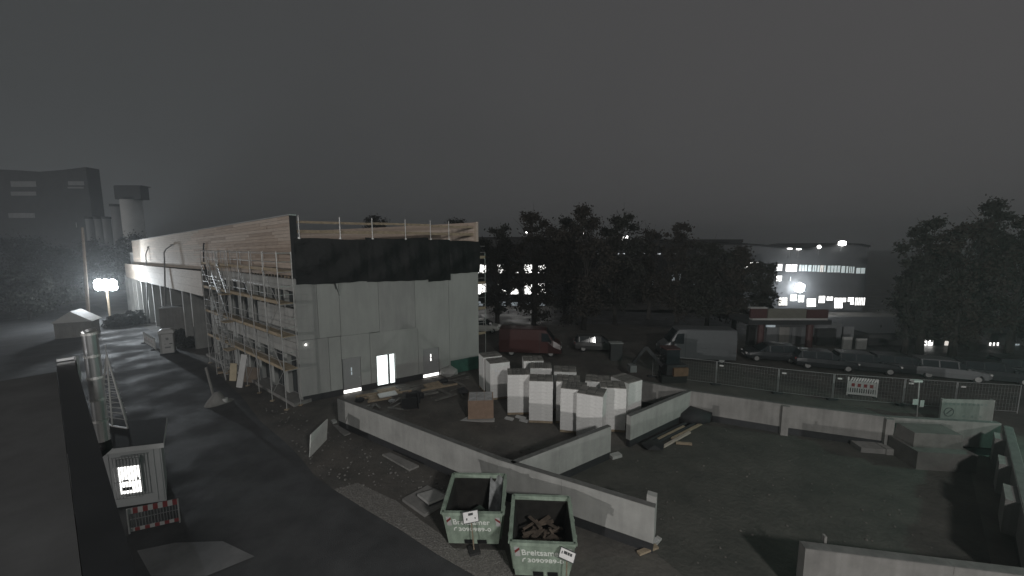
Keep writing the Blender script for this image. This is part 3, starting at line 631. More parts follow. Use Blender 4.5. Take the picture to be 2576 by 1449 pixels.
# loads
mb = MB(); rn = random.Random(2)
lo2 = stuff(obj('wood_scrap', MB().add(*ico(.3, P2_(.9, 1.0, .6))), M['wood']))
bpy.data.objects.remove(lo2)
grp = 'scrap in the nearer skip'
for i in range(46):
    u, v = rn.uniform(.5, w2 - .5), rn.uniform(.5, l2_ - .5); z = rn.uniform(.55, 1.0); a = rn.uniform(0, 3.1); ln = rn.uniform(.3, .9)
    d = Vector((math.cos(a), math.sin(a), rn.uniform(-.35, .35))) * ln / 2; p = P2_(u, v, z)
    for s_ in (1, -1):
        e = p + d * s_; 
    uu = lambda e: None
    mb.bar(p - d * .8, p + d * .8, rn.uniform(.05, .16), rn.uniform(.015, .05))
o = stuff(obj('wood_scrap', mb, mat('scrap wood', (.11, .085, .065), .9, vary=.5, scale=3))); 
mb = MB()
for i in range(60):
    u, v = rn.uniform(.5, w2 - .5), rn.uniform(.62, l2_ - .62); P, F = ico(rn.uniform(.12, .26), P2_(u, v, rn.uniform(.2, .6)), jit=.5, rnd=rn); mb.add(P, F)
stuff(obj('rubble', mb, M['skipin']))
mb = MB()
for i in range(40):
    u, v = rn.uniform(.5, w1 - .5), rn.uniform(.62, l1_ - .62); P, F = ico(rn.uniform(.12, .24), P1_(u, v, rn.uniform(.15, .4)), jit=.5, rnd=rn); mb.add(P, F)
stuff(obj('rubble', mb, M['skipin']))
# film wrap hanging out of the first skip
mb = MB(); V = []
for j in range(9):
    for i in range(7):
        u, v = i / 6, j / 8; p = P1_(w1 - .55 + .5 * u, 1.0 + .95 * v + .1 * math.sin(5 * u), .55 + .85 * v + .10 * math.sin(7 * u + 3 * v)); V.append(p)
mb.add(V, [(j * 7 + i, j * 7 + i + 1, (j + 1) * 7 + i + 1, (j + 1) * 7 + i) for j in range(8) for i in range(6)])
tag(obj('plastic_film', mb, mat('crumpled film', (.30, .31, .31), .25, vary=.4, scale=3, bump=.6, bscale=6), None, True), 'crumpled pale plastic film bunched in the rear corner of the farther skip', 'plastic film')
# sign boards on posts
def sign(label, base, ctr_px, w_, h_, tilt, lines):
    b = G(*base); t = thing('site_sign', label, 'sign', b, 'white signs before the skips')
    r = ray(*ctr_px); tt = b.y / r.y * .975; c = Vector((r.x * tt, b.y * .975, CAM_H + r.z * tt))
    obj('post', MB().tube(b, c + Vector((0, .03, 0)), .022, 8), M['wood'], t)
    obj('foot', MB().box((b.x, b.y, .05), (.36, .36, .1), .3), mat('foot rubber', (.03, .03, .03), .9), t)
    n = Vector((-c.x, -c.y, 6.0 - c.z + 1.0)).normalized(); n = Vector((n.x, n.y, .35)).normalized()
    x = Vector((0, 0, 1)).cross(n).normalized(); x = (x * math.cos(tilt) + n.cross(x) * math.sin(tilt)); y = n.cross(x)
    def S(u, v, o): return c + x * u + y * v + n * o
    def slab(u0, u1, v0, v1, o0, o1): return MB().hexa([S(u0, v0, o0), S(u1, v0, o0), S(u1, v0, o1), S(u0, v0, o1), S(u0, v1, o0), S(u1, v1, o0), S(u1, v1, o1), S(u0, v1, o1)])
    bo = obj('board', slab(-w_ / 2, w_ / 2, -h_ / 2, h_ / 2, 0, .012), mat('sign white', (.78, .77, .76), .6, vary=.04), t)
    for e in ((-w_ / 2 - .02, -w_ / 2, -h_ / 2 - .02, h_ / 2 + .02), (w_ / 2, w_ / 2 + .02, -h_ / 2 - .02, h_ / 2 + .02), (-w_ / 2, w_ / 2, -h_ / 2 - .02, -h_ / 2), (-w_ / 2, w_ / 2, h_ / 2, h_ / 2 + .02)):
        obj('frame_rail', slab(*e, -.005, .02), M['ink'], t)
    for e in lines: obj('print_block', slab(*e, .0125, .0145), M['ink'], bo)
sign('white sign on a post before the farther skip, tilted up to the right', (1193, 1388), (1184, 1300), .46, .31, .10, ((-.07, .08, .04, .11), (-.15, -.11, -.08, -.02), (.12, .15, -.08, -.03)))
sign('white sign on a post by the nearer skip, tilted down to the right', (1424, 1478), (1427, 1396), .42, .25, -.28, ((-.11, -.01, .0, .075), (.0, .06, .0, .075), (.07, .13, .0, .075), (-.17, -.14, -.02, .05)))
# ------------------------------------------------------------------ slab with manhole, planks on the dirt
q = [G(*p) for p in ((1012, 1262), (1075, 1228), (1142, 1258), (1068, 1302))]
sl = thing('shaft_slab', 'flat square concrete slab with a raised cover left of the farther skip', 'slab', (q[0] + q[2]) / 2)
obj('slab', MB().prism([v + Vector((0, 0, .01)) for v in q], (0, 0, .12)), M['darkconcrete'], sl)
q = [G(*p, .3) for p in ((1050, 1246), (1092, 1234), (1122, 1250), (1078, 1268))]
obj('cover', MB().prism([v - Vector((0, 0, .04)) for v in q], (0, 0, .10)), M['concrete'], sl)
cc = sum(q, Vector()) / 4; obj('cover_neck', MB().prism([(cc.lerp(v, .8)) * Vector((1, 1, 0)) + Vector((0, 0, .13)) if False else Vector((cc.lerp(v, .8).x, cc.lerp(v, .8).y, .13)) for v in q], (0, 0, .125)), M['bitumen'], sl)
def board(label, pts, h, m, cat='board', name='loose_board', z=0.01):
    o = obj(name, MB().prism([G(*p) + Vector((0, 0, z)) for p in pts], (0, 0, h)), m); return tag(o, label, cat)
board('long narrow concrete strip lying on the dirt below the longest wall', ((962, 1147), (982, 1143), (1054, 1176), (1030, 1186)), .09, M['darkconcrete'])
board('short grey board on the dirt near the hall end of the longest wall', ((838, 1072), (850, 1072), (882, 1092), (866, 1098)), .06, M['darkconcrete'])
board('tiny pale lump of mortar on the dirt at the end of the longest wall', ((832, 1062), (842, 1059), (848, 1064), (838, 1068)), .12, M['concrete'], 'rubble', 'mortar_lump')
board('pool of light painted pale on the asphalt at the bottom left', ((345, 1386), (440, 1366), (560, 1362), (640, 1400), (520, 1449), (380, 1449)), .006, mat('painted light pool', (.17, .17, .17), .6, vary=.3, scale=.7), 'slab', 'light_pool', z=.006)  # thin pale sheet, its colour stands for a pool of lamp light
# dropped things at the wall end
for i, (x, y, l, m, lab) in enumerate(((1640, 1372, .5, 'white', 'pale board scrap at the foot of the longest wall end'), (1630, 1390, .7, 'wood', 'crooked timber offcut on the dirt past the longest wall end'), (1652, 1368, .3, 'concrete', 'small concrete lump beside the longest wall end'))):
    p = G(x, y); tag(obj('offcut', MB().bar(p + Vector((-l / 2, -.1, .06)), p + Vector((l / 2, .15, .10)), .16, .07), M[m]), lab, 'offcut')

# ------------------------------------------------------------------ cabin with barred window
K0 = G(420, 1262); kd = Vector((-.965, -.26, 0)).normalized(); kb = Vector((kd.y, -kd.x, 0)); kb = kb if kb.y > 0 else -kb
def KP(s, z, o=0.0): p = K0 + kd * s - kb * o * (1 if o > 0 else .95) + (Vector((.42, .18, 0)) * o if o < 0 else Vector()); return Vector((p.x, p.y, z))   # o outward
KH = 2.45
cab = thing('site_cabin', 'small pale site cabin with a barred lit window below the flue pipe', 'cabin', KP(1.2, 0, -1.2))
obj('wall', fslab(MB(), 0, 3.0, .05, KH - .12, -2.2, 0, KP), mat('cabin steel', (.40, .41, .41), .55, vary=.06, scale=1), cab)
rf = obj('roof', fslab(MB(), -.22, 3.1, KH - .12, KH + .06, -2.6, .22, KP), mat('cabin roof edge', (.5, .505, .5), .6, vary=.06), cab)
obj('roof_sheet', fslab(MB(), -.20, 3.1, KH + .06, KH + .07, -2.58, .20, KP), M['bitumen'], rf)
w0 = on(385, 1160, K0, kd); w1 = on(352, 1240, K0, kd); w2 = on(298, 1175, K0, kd)
ws0, ws1 = on(355, 1200, K0, kd)[0], on(303, 1205, K0, kd)[0]; wz0, wz1 = on(330, 1238, K0, kd)[1], on(325, 1170, K0, kd)[1]
for i in range(15): obj('wall_rib', fslab(MB(), .05 + i * .2, .16 + i * .2, .12, KH - .2, 0, .012, KP), MATS['cabin steel'], cab) if not (ws0 - .3 < .1 + i * .2 < ws1 + .3) else None
wn = obj('window', fslab(MB(), ws0 - .06, ws1 + .06, wz0 - .06, wz1 + .35, .013, .05, KP), MATS['cabin steel'], cab)
obj('pane', fslab(MB(), ws0, ws1, wz0, wz1, .05, .058, KP), M['lit'], wn)
obj('window_clutter', fslab(MB(), ws0 + (ws1 - ws0) * .45, ws1 - .05, wz0 + .12, wz0 + .26, .058, .066, KP), M['ink'], wn)
obj('window_clutter', fslab(MB(), ws0 + (ws1 - ws0) * .55, ws1 - .1, wz0 + .5, wz0 + .56, .058, .066, KP), M['ink'], wn)
obj('window_clutter', fslab(MB(), ws0 + .02, ws0 + .1, wz0 + .52, wz0 + .60, .058, .066, KP), M['ink'], wn)
obj('shutter_box', fslab(MB(), ws0 - .04, ws1 + .04, wz1, wz1 + .30, .05, .09, KP), mat('shutter', (.30, .31, .31), .6), wn)
for i in range(9):
    s = ws0 - .08 + (ws1 - ws0 + .16) * i / 8; obj('bar', fslab(MB(), s - .008, s + .008, wz0 - .12, wz1 + .42, .14, .156, KP), M['frame'], wn)
for z in (wz0 - .12, wz1 + .42, (wz0 + wz1) / 2): obj('bar_rail', fslab(MB(), ws0 - .1, ws1 + .1, z - .012, z + .012, .157, .175, KP), M['frame'], wn)
# red and white barrier before the cabin
b0, b1 = G(333, 1340), G(456, 1312); bd_ = (b1 - b0).normalized(); bn = Vector((bd_.y, -bd_.x, 0))
bar_ = thing('barrier_fence', 'red and white striped barrier fence standing before the small cabin', 'barrier', (b0 + b1) / 2)
BL = (b1 - b0).length
def BP(s, z, o=0.0): p = b0 + bd_ * s + bn * o; return Vector((p.x, p.y, z))
hz = on(440, 1265, b0, bd_)[1]
for z, h, n in ((hz - .06, .2, 10), (.05, .12, 10)):
    for i in range(n):
        s0, s1 = BL * i / n - .05, BL * (i + 1) / n - .05
        obj('rail_band', fslab(MB(), s0, s1, z, z + h, -.02, .02, BP), M['red' if i % 2 else 'white'], bar_)
for i in range(17):
    s = BL * i / 16 - .04; obj('rod', fslab(MB(), s - .007, s + .007, .17, hz - .06, -.007, .007, BP), M['frame'], bar_)
for s in (-.05, BL - .02): obj('post', fslab(MB(), s - .02, s + .02, 0, hz + .16, .022, .06, BP), M['galv'], bar_)
obj('mid_rail', fslab(MB(), 0, BL, .5, .52, .022, .04, BP), M['frame'], bar_)
# pole pyramid on the cabin roof
PZ = KH + .08
pyb = [G(283, 1072, PZ), G(322, 1078, PZ), G(318, 1056, PZ), G(252, 1058, PZ)]
pc = sum(pyb, Vector()) / 4
apex = Vector((pc.x, pc.y, 0)); r = ray(268, 893); apex = Vector((r.x * pc.y / r.y, pc.y, CAM_H + r.z * pc.y / r.y))
py_ = thing('pole_pyramid', 'bare pyramid of thin poles with hoops standing on the small cabin roof', 'pole pyramid', pc)
for p in pyb: obj('pole', MB().tube(p, apex, .03, 6), M['galv'], py_)
obj('tip', MB().tube(apex, apex + Vector((0, 0, .45)), .012, 6), M['galv'], py_)
obj('base_bar', MB().bar(pyb[3], pyb[0], .06, .06), M['galv'], py_); obj('base_bar', MB().bar(pyb[0], pyb[1], .06, .06), M['galv'], py_)
for k in range(9):
    t = .28 + k * .075
    for i in range(4):
        a_, b_ = apex.lerp(pyb[i], t), apex.lerp(pyb[(i + 1) % 4], t); obj('hoop', MB().tube(a_ + (a_ - b_) * .12, b_ + (b_ - a_) * .12, .014, 4), M['galv'], py_)

# ------------------------------------------------------------------ own roof edge and flue at the left
RZ = 8.5
e0, e1 = G(345, 1449, RZ), G(187, 905, RZ); ed = (e1 - e0).normalized(); en = Vector((-ed.y, ed.x, 0)); en = en if en.x < 0 else -en
e00 = e0 - ed * 2.2
own = thing('near_roof', 'blurry grey flat roof with a black edge close to the camera on the left', 'roof', (e0 + e1) / 2)
obj('roof_deck', MB().hexa([e00 + en * .16 + Vector((0, 0, -.42)), e1 + en * .16 + Vector((0, 0, -.42)), e1 + en * 2.6 + Vector((0, 0, -.42)), e00 + en * 2.6 + Vector((0, 0, -.42)),
                            e00 + en * .16 + Vector((0, 0, -.12)), e1 + en * .16 + Vector((0, 0, -.12)), e1 + en * 2.6 + Vector((0, 0, -.12)), e00 + en * 2.6 + Vector((0, 0, -.12))]), mat('roof felt', (.05, .051, .052), .9, scale=2), own)
obj('edge_coping', MB().hexa([e00 + Vector((0, 0, -.45)), e1 + Vector((0, 0, -.45)), e1 + en * .155 + Vector((0, 0, -.45)), e00 + en * .155 + Vector((0, 0, -.45)), e00, e1, e1 + en * .155, e00 + en * .155]), M['black'], own)
obj('edge_bracket', MB().bar(e1 + Vector((0, 0, .03)), e1 + en * .15 + Vector((0, 0, .03)), .06, .03).bar(e1 + Vector((.02, 0, -.3)), e1 + Vector((.02, 0, .05)), .05, .03), M['chrome'], own)
fy = 5.0
fb_, ft_ = at(256, 1108, fy), at(229, 838, fy); fx = at(243, 980, fy).x
fl = thing('flue_pipe', 'shiny vertical metal flue pipe rising beside the black roof edge', 'flue', (fx, fy, fb_.z))
fr0 = .075
zc = [fb_.z + (ft_.z - fb_.z) * k / 5 for k in range(6)]
for k in range(5):
    s_ = obj('pipe_section', MB().tube((fx, fy, zc[k]), (fx, fy, zc[k + 1] - .01), fr0, 24), M['chrome'], fl)
    obj('clamp_ring', MB().tube((fx, fy, zc[k + 1] - .025), (fx, fy, zc[k + 1] + .01), fr0 + .008, 20), M['galv'], s_)
obj('lower_elbow', MB().tube((fx, fy, fb_.z), (fx + .02, fy, fb_.z - .12), fr0, 16).tube((fx + .02, fy, fb_.z - .10), (fx - .25, fy + .05, fb_.z - .30), fr0, 16), M['bitumen'], fl, True)
obj('cap', MB().tube((fx, fy, ft_.z), (fx - .02, fy, ft_.z + .03), .08, 20), M['chrome'], fl)
obj('wall_bracket', MB().bar((fx, fy, 7.9), (fx - .4, fy + .3, 7.9), .03, .03), M['galv'], fl)

# ------------------------------------------------------------------ middle left: toilet, barriers, boxes
tb = G(412, 892)
to = thing('portable_toilet', 'pale portable toilet with a domed roof beside the hall columns', 'toilet', (0, 0, 0))
obj('body', MB().box((0, 0, 1.02), (1.0, 1.0, 1.9)), M['panel2'], to)
dr = obj('door', MB().box((.05, -.515, 1.0), (.78, .03, 1.75)), M['white'], to)
obj('door_sign', MB().box((.05, -.534, 1.45), (.2, .008, .22)), M['frame'], dr)
obj('door_latch', MB().box((.28, -.537, .98), (.22, .014, .07)), M['ink'], dr); obj('door_latch', MB().box((-.12, -.536, .98), (.08, .012, .07)), M['frame'], dr)
obj('door_vent', MB().box((.05, -.534, .65), (.4, .008, .14)), M['frame'], dr)
P = [(-.58, -.58, 1.97), (.58, -.58, 1.97), (.58, .58, 1.97), (-.58, .58, 1.97), (-.5, -.5, 2.2), (.5, -.5, 2.2), (.5, .5, 2.2), (-.5, .5, 2.2)]
obj('roof', MB().hexa([Vector(p) for p in P]).hexa([Vector(p) for p in [(-.5, -.5, 2.201), (.5, -.5, 2.201), (.5, .5, 2.201), (-.5, .5, 2.201), (-.3, -.3, 2.32), (.3, -.3, 2.32), (.3, .3, 2.32), (-.3, .3, 2.32)]]), M['white'], to)
obj('base', MB().box((0, 0, .05), (1.06, 1.06, .1)), M['bitumen'], to)
to.location = tb + Vector((0, .5, 0)); to.rotation_euler.z = R(36)
def plastic_barrier(name, label, a, b, H, squares):
    d = (b - a).normalized(); n = Vector((d.y, -d.x, 0)); L = (b - a).length
    t = thing(name, label, 'barrier', (a + b) / 2, 'white plastic barriers')
    def P(s, z, o=0.0): p = a + d * s + n * o; return Vector((p.x, p.y, z))
    obj('end_post', fslab(MB(), 0, .09, 0, H, -.04, .04, P), M['white'], t); obj('end_post', fslab(MB(), L - .09, L, 0, H, -.04, .04, P), M['white'], t)
    obj('panel', fslab(MB(), .09, L - .09, H * .42, H * .78, -.025, .025, P), M['white'], t)
    obj('bottom_rail', fslab(MB(), .09, L - .09, .08, .22, -.03, .03, P), M['white'], t)
    nr = 10
    for i in range(nr):
        s = .12 + (L - .24) * (i + .15) / nr; obj('top_rib', MB().hexa([P(s, H * .78, -.02), P(s + .09, H * .78, -.02), P(s + .09, H * .78, .02), P(s, H * .78, .02), P(s + .1, H, -.02), P(s + .19, H, -.02), P(s + .19, H, .02), P(s + .1, H, .02)]), M['white'], t)
    for i in range(12):
        s = .09 + (L - .18) * (i + .25) / 12; obj('slat', fslab(MB(), s, s + (L - .18) / 24, .22, H * .42, -.02, .02, P), M['white'], t)
    for i in range(squares):
        s = L * (i + 1) / (squares + 1); obj('red_square', fslab(MB(), s - .09, s + .09, H * .5, H * .68, .026, .03, P), M['red'], t)
    for s in (.15, L - .15): obj('foot', MB().bar(P(s, .04, -.3), P(s, .04, .3), .14, .08), M['black'], t)
plastic_barrier('plastic_barrier', 'white plastic barrier with four red squares beyond the far wall', G(2128, 993), G(2205, 1001), 1.25, 4)
plastic_barrier('plastic_barrier', 'white plastic barrier standing left of the portable toilet', G(364, 862), G(392, 880), 1.15, 3)
bx = G(398, 868) + Vector((-.6, 2.8, 0))
o = thing('equipment_box', 'tall grey equipment cabinet behind the portable toilet', 'cabinet', bx)
obj('cabinet', MB().box((bx.x, bx.y, 1.75), (2.2, 1.6, 3.3), R(36)), M['darkconcrete'], o); obj('cabinet_base', MB().box((bx.x, bx.y, .05), (2.3, 1.7, .1), R(36)), M['bitumen'], o)
obj('cabinet_top', MB().box((bx.x, bx.y, 3.43), (2.26, 1.66, .06), R(36)), M['panel2'], o)
# leaning boards by the scaffold
def lean(label, foot, top, w_, m, off=.4, name='leaning_board'):
    f = G(*foot); s, z = on(*top, f, Vector((1, 0, 0))); tpt = Vector((f.x + s, f.y, z)); 
    v = Vector((0, off, 0)); return tag(obj(name, MB().bar(f, tpt + v * .3, w_, .06, (0, 1, 0)), m), label, 'board')
lean('long white board leaning against the scaffold', (602, 975), (612, 893), .42, M['white'])
lean('short yellowish plywood board beside the long white one', (586, 958), (585, 915), .5, mat('plywood', (.42, .36, .25), .8, vary=.12))
lean('brown plywood sheet leaning low behind the long white board', (630, 962), (630, 925), 1.2, mat('brown ply', (.14, .11, .085), .85))
board('pale timber batten lying across the dirt under the scaffold', ((548, 937), (580, 932), (580, 937), (548, 941)), .09, M['wood'])
sm = G(548, 1012); o = thing('sand_heap', 'pale conical heap of sand around a stake near the scaffold', 'heap', sm)
V = []; n = 18
for j in range(5):
    for i in range(n):
        a = 2 * math.pi * i / n; rr = .75 * (1 - j / 5) * (1 + .15 * math.sin(3 * a + j)); V.append((sm.x + rr * math.cos(a), sm.y + rr * math.sin(a), .9 * (j / 5) ** 1.4))
F = [(j * n + i, j * n + (i + 1) % n, (j + 1) * n + (i + 1) % n, (j + 1) * n + i) for j in range(4) for i in range(n)] + [tuple(range(4 * n, 5 * n))]
obj('heap', MB().add(V, F), M['darkconcrete'], o, True)
obj('stake', MB().tube(sm + Vector((-.2, 0, .2)), sm + Vector((-.55, 0, 2.3)), .07, 8), M['darkconcrete'], o)
bk = G(567, 1013); o = obj('bucket', MB().tube(bk, bk + Vector((0, 0, .3)), .12, 12, .15), M['white']); tag(o, 'small white bucket on the dirt right of the sand heap', 'bucket')

# ------------------------------------------------------------------ clutter before the hall doors
rn = random.Random(11)
def pallet(label, p, rz, n=1, m='wood'):
    t = thing('pallet', label, 'pallet', p, 'pallets before the hall')
    ca, sa = math.cos(rz), math.sin(rz)
    for k in range(n):
        z = k * .14
        for i in range(5): obj('slat', MB().box((p.x - sa * (-.34 + i * .17) * 1.15, p.y + ca * (-.34 + i * .17) * 1.15, z + .125), (1.2, .11, .022), rz), M[m], t)
        for i in (-1, 0, 1): obj('runner', MB().box((p.x + ca * i * .5, p.y + sa * i * .5, z + .055), (.1, .8, .11), rz), M[m], t)
pallet('pair of stacked pallets near the glazed door under a white board', G(975, 992), .55, 2)
o = obj('board_sheet', MB().box(G(975, 992, .33), (1.15, .75, .05), .55), M['white']); tag(o, 'white board lying on the stacked pallets before the glazed door', 'board')
pallet('single pallet on the ground left of the black box', G(950, 1002), .5)
pallet('single pallet far right before the lit slit door', G(1090, 972), .6)
bp_ = G(1035, 1022); o = thing('black_tub', 'black open mortar tub on the dirt inside the longest wall', 'tub', bp_)
obj('tub_wall', MB().box((bp_.x, bp_.y - .38, .35), (.9, .05, .7), .3).box((bp_.x - .42, bp_.y, .35), (.05, .8, .7), .3).box((bp_.x + .42, bp_.y + .02, .35), (.05, .8, .7), .3).box((bp_.x, bp_.y + .40, .35), (.9, .05, .7), .3), M['black'], o)
obj('tub_floor', MB().box((bp_.x, bp_.y, .03), (.85, .8, .05), .3), M['black'], o)
mb = MB()
for i in range(30):
    x, y = rn.uniform(930, 1190), 0; y = 1040 - (x - 930) * .22 + rn.uniform(-45, 8); p = G(x, y); a = rn.uniform(0, 3)
    l = rn.uniform(.3, 1.6); mb.bar(p + Vector((-l / 2 * math.cos(a), -l / 2 * math.sin(a), .04)), p + Vector((l / 2 * math.cos(a), l / 2 * math.sin(a), .05 + rn.uniform(0, .12))), rn.uniform(.06, .3), rn.uniform(.02, .08))
stuff(obj('site_debris', mb, mat('mixed debris', (.13, .125, .115), .6, vary=.6, scale=2)))
for x, y, h, m, lab in ((1045, 1003, .5, 'bitumen', 'dark crate of bits behind the black mortar tub'), (1130, 945, .75, 'concrete', 'pale bagged load beside the right slit door'), (1118, 962, .35, 'bitumen', 'low dark bundle before the right slit door'), (985, 1012, .25, 'chrome', 'small shiny tin near the black mortar tub'), (1165, 990, .4, 'bitumen', 'low dark bundle near the rear left white stack'), (905, 1010, .3, 'bitumen', 'dark sack just inside the hall end of the longest wall')):
    p = G(x, y); P, F = ico(h * .9, (p.x, p.y, h * .42), (1.3, 1, .62), .22, rn); tag(obj('sack', MB().add(P, F), M[m]), lab, 'sack')
gt = G(1165, 930); o = thing('green_covered_stack', 'low stack under a dark green sheet at the right foot of the hall', 'covered stack', gt)
obj('sheet', MB().box((gt.x + .3, gt.y + .3, .5), (3.2, 1.0, 1.0), .58), M['green_tank'], o); obj('bearer', MB().box((gt.x + .3, gt.y + .3, -.0), (3.3, .9, .02), .58), M['wood'], o)
for i, (a_, b_) in enumerate((((895, 1000), (1010, 982)), ((905, 1006), (1035, 985)), ((1060, 985), (1150, 968)), ((925, 1013), (985, 1003)))):
    p, q = G(*a_), G(*b_); tag(obj('timber_beam', MB().bar(p + Vector((0, 0, .07)), q + Vector((0, 0, .07)), .12, .12), M['wood']), ('long timber beam lying nearest the left lit door gap', 'second timber beam lying parallel before the glazed door', 'timber beam lying before the right slit door', 'shortest timber beam, nearest to the longest wall')[i], 'beam')

# ------------------------------------------------------------------ pipe and timber pile near the short cross wall
pls = (((1628, 1115), (1740, 1062)), ((1645, 1122), (1755, 1066)), ((1655, 1112), (1720, 1080)), ((1690, 1108), (1765, 1070)), ((1620, 1128), (1680, 1100)), ((1700, 1118), (1740, 1122)), ((1668, 1128), (1735, 1092)))
pn = ('black pipe nearest the cross wall in the pile', 'second long black pipe in the pile', 'short pinkish timber in the middle of the pile', 'brown timber at the right end of the pile', 'short dark pipe at the left end of the pile', 'grey timber lying apart below the pile', 'pale timber along the front of the pile')
for i, ((a_, b_), lab) in enumerate(zip(pls, pn)):
    p, q = G(*a_), G(*b_)
    if i in (0, 1, 4): o = obj('pipe', MB().tube(p + Vector((0, 0, .1)), q + Vector((0, 0, .12)), .08, 8), M['bitumen'])
    else: o = obj('timber', MB().bar(p + Vector((0, 0, .09 + .05 * (i == 2))), q + Vector((0, 0, .11 + .05 * (i == 2))), .12, .10), M['wood' if i != 6 else 'greyboard'])
    tag(o, lab, 'pipe' if i in (0, 1, 4) else 'timber')
mb = MB(); P, F = ico(.75, G(1745, 1062) + Vector((0, 0, .3)), (1.4, 1, .6), .25, rn); mb.add(P, F); tag(obj('covered_heap', mb, M['bitumen'], None, True), 'dark covered heap in the corner of the far wall', 'heap')
tag(obj('hose_coil', MB().add(*ico(.45, G(1640, 1128) + Vector((0, 0, .16)), (1.3, 1, .4), .2, rn)), M['black']), 'black bundled hose at the lower end of the pipe pile', 'hose')
tag(obj('offcut', MB().box(G(1548, 1150) + Vector((0, 0, .08)), (.55, .3, .14), .4), M['concrete']), 'pale broken block beyond the cross wall end', 'offcut')
# concrete blocks near the right wall
pb_ = G(2215, 1145)
for x, y, l, w_, h, rz, lab in ((2195, 1132, 1.5, .7, .25, -.15, 'flat grey concrete slab below the far wall, left of two'), (2250, 1138, 1.2, .6, .3, -.1, 'flat grey concrete slab below the far wall, right of two')):
    p = G(x, y); tag(obj('concrete_slab', MB().box((p.x, p.y, h / 2), (l, w_, h), rz), M['darkconcrete']), lab, 'slab', 'flat slabs below the far wall')
bb = G(2378, 1186); o = thing('concrete_block', 'large stepped concrete block in the corner by the right hand wall', 'concrete block', bb)
rzz = -.12
obj('lower_block', MB().box((bb.x + .1, bb.y + .75, .42), (2.35, 1.5, .84), rzz), mat('old concrete', (.12, .115, .108), .9, vary=.25, scale=1.2, bump=.3, bscale=10), o)
P = [Vector((bb.x + x, bb.y + y, z)) for x, y, z in ((-.95, .55, .842), (1.05, .32, .842), (1.2, 1.4, .842), (-.8, 1.6, .842), (-.9, .60, 1.5), (1.0, .37, 1.5), (1.15, 1.36, 1.52), (-.75, 1.55, 1.52))]
obj('upper_block', MB().hexa(P), mat('old concrete', (.12, .115, .108), .9, vary=.25, scale=1.2, bump=.3, bscale=10), o)

# ------------------------------------------------------------------ mesh fence, billboard, lamp post beyond the far wall
FPX_ = ((1640, 948), (1800, 968), (1955, 990), (2093, 1006), (2270, 1020), (2400, 1030), (2560, 1040))
for i in range(6):
    a_, b_ = G(*FPX_[i]), G(*FPX_[i + 1]); d = (b_ - a_).normalized(); L = (b_ - a_).length
    t = thing('mesh_fence', ('mesh fence panel behind the turned block stack', 'mesh fence panel second from the white stacks', 'mesh fence panel left of the white plastic barrier', 'mesh fence panel behind the white plastic barrier', 'mesh fence panel beside the small lamp post', 'mesh fence panel at the white board on the right')[i], 'fence', (a_ + b_) / 2, 'mesh fence panels beyond the far wall')
    def P(s, z, o=0.0): p = a_ + d * s; return Vector((p.x, p.y, z))
    for s in (.03, L - .03): obj('post', MB().tube(P(s, 0), P(s, 1.75), .022, 6), M['frame'], t)
    for z in (.12, 1.74): obj('rail', MB().tube(P(.03, z), P(L - .03, z), .016, 5), M['frame'], t)
    mb = MB(); n = int(L / .16)
    for k in range(1, n): mb.bar(P(k * L / n, .12), P(k * L / n, 1.74), .005, .005)
    for k in range(1, 7): mb.bar(P(.03, .12 + k * .23), P(L - .03, .12 + k * .23), .005, .005)
    stuff(obj('wire_mesh', mb, M['frame'], t))
    obj('foot', MB().box((a_.x, a_.y, .06), (.65, .22, .12)), M['bitumen'], t)
    obj('reflector', fslab(MB(), .18, .42, 1.42, 1.52, -.0, .02, lambda s, z, o=0: P(s, z) + Vector((d.y, -d.x, 0)) * (o + .02)), M['white'], t)
ba, bb2 = G(2362, 1072), G(2494, 1076); d = (bb2 - ba).normalized(); nB = Vector((d.y, -d.x, 0)); L = (bb2 - ba).length
t = thing('notice_board', 'large pale printed board with a round dial emblem behind the far wall', 'board', (ba + bb2) / 2)
zt_ = on(2430, 1005, ba, d)[1]
def P(s, z, o=0.0): p = ba + d * s + nB * o; return Vector((p.x, p.y, z))
bo = obj('board', fslab(MB(), 0, L, .3, zt_, -.05, 0, P), M['darkconcrete'], t)
for s in (.1, L - .1): obj('post', fslab(MB(), s - .05, s + .05, 0, zt_, -.14, -.052, P), M['galv'], t)
rc = P(L * .15, .3 + (zt_ - .3) * .42); rr = .24; mb = MB()
for i in range(24):
    a, b = 2 * math.pi * i / 24, 2 * math.pi * (i + 1) / 24
    mb.bar(rc + (d * math.cos(a) + Vector((0, 0, math.sin(a)))) * rr + nB * .006, rc + (d * math.cos(b) + Vector((0, 0, math.sin(b)))) * rr + nB * .006, .008, .04, nB.cross(Vector((0, 0, 1))))
obj('dial_ring', mb, M['ink'], bo)
obj('dial_needle', MB().bar(rc + (-d * .1 + Vector((0, 0, -.1))) + nB * .006, rc + (d * .13 + Vector((0, 0, .13))) + nB * .006, .008, .05), M['ink'], bo)
rn = random.Random(8); faint = mat('faint print', (.15, .16, .155), .8)
for k in range(11):
    s = L * (.06 + k * .075); obj('print_mark', fslab(MB(), s, s + .13, zt_ - .34, zt_ - .22, .002, .006, P), faint, bo)
for k in range(3): s = L * (.42 + k * .16); obj('print_mark', fslab(MB(), s, s + .12, .55, .67, .002, .006, P), faint, bo)
lb = G(2306, 1052)
t = thing('lamp_post', 'short thin post with a pale lamp head and two square plates by the far wall', 'lamp post', lb)
lt = on(2313, 957, lb, Vector((1, 0, 0)))
obj('post', MB().tube(lb, (lb.x + lt[0], lb.y, lt[1]), .03, 8), M['galv'], t)
obj('lamp_head', MB().box((lb.x + lt[0] - .18, lb.y, lt[1] - .02), (.5, .25, .10)), M['white'], t)
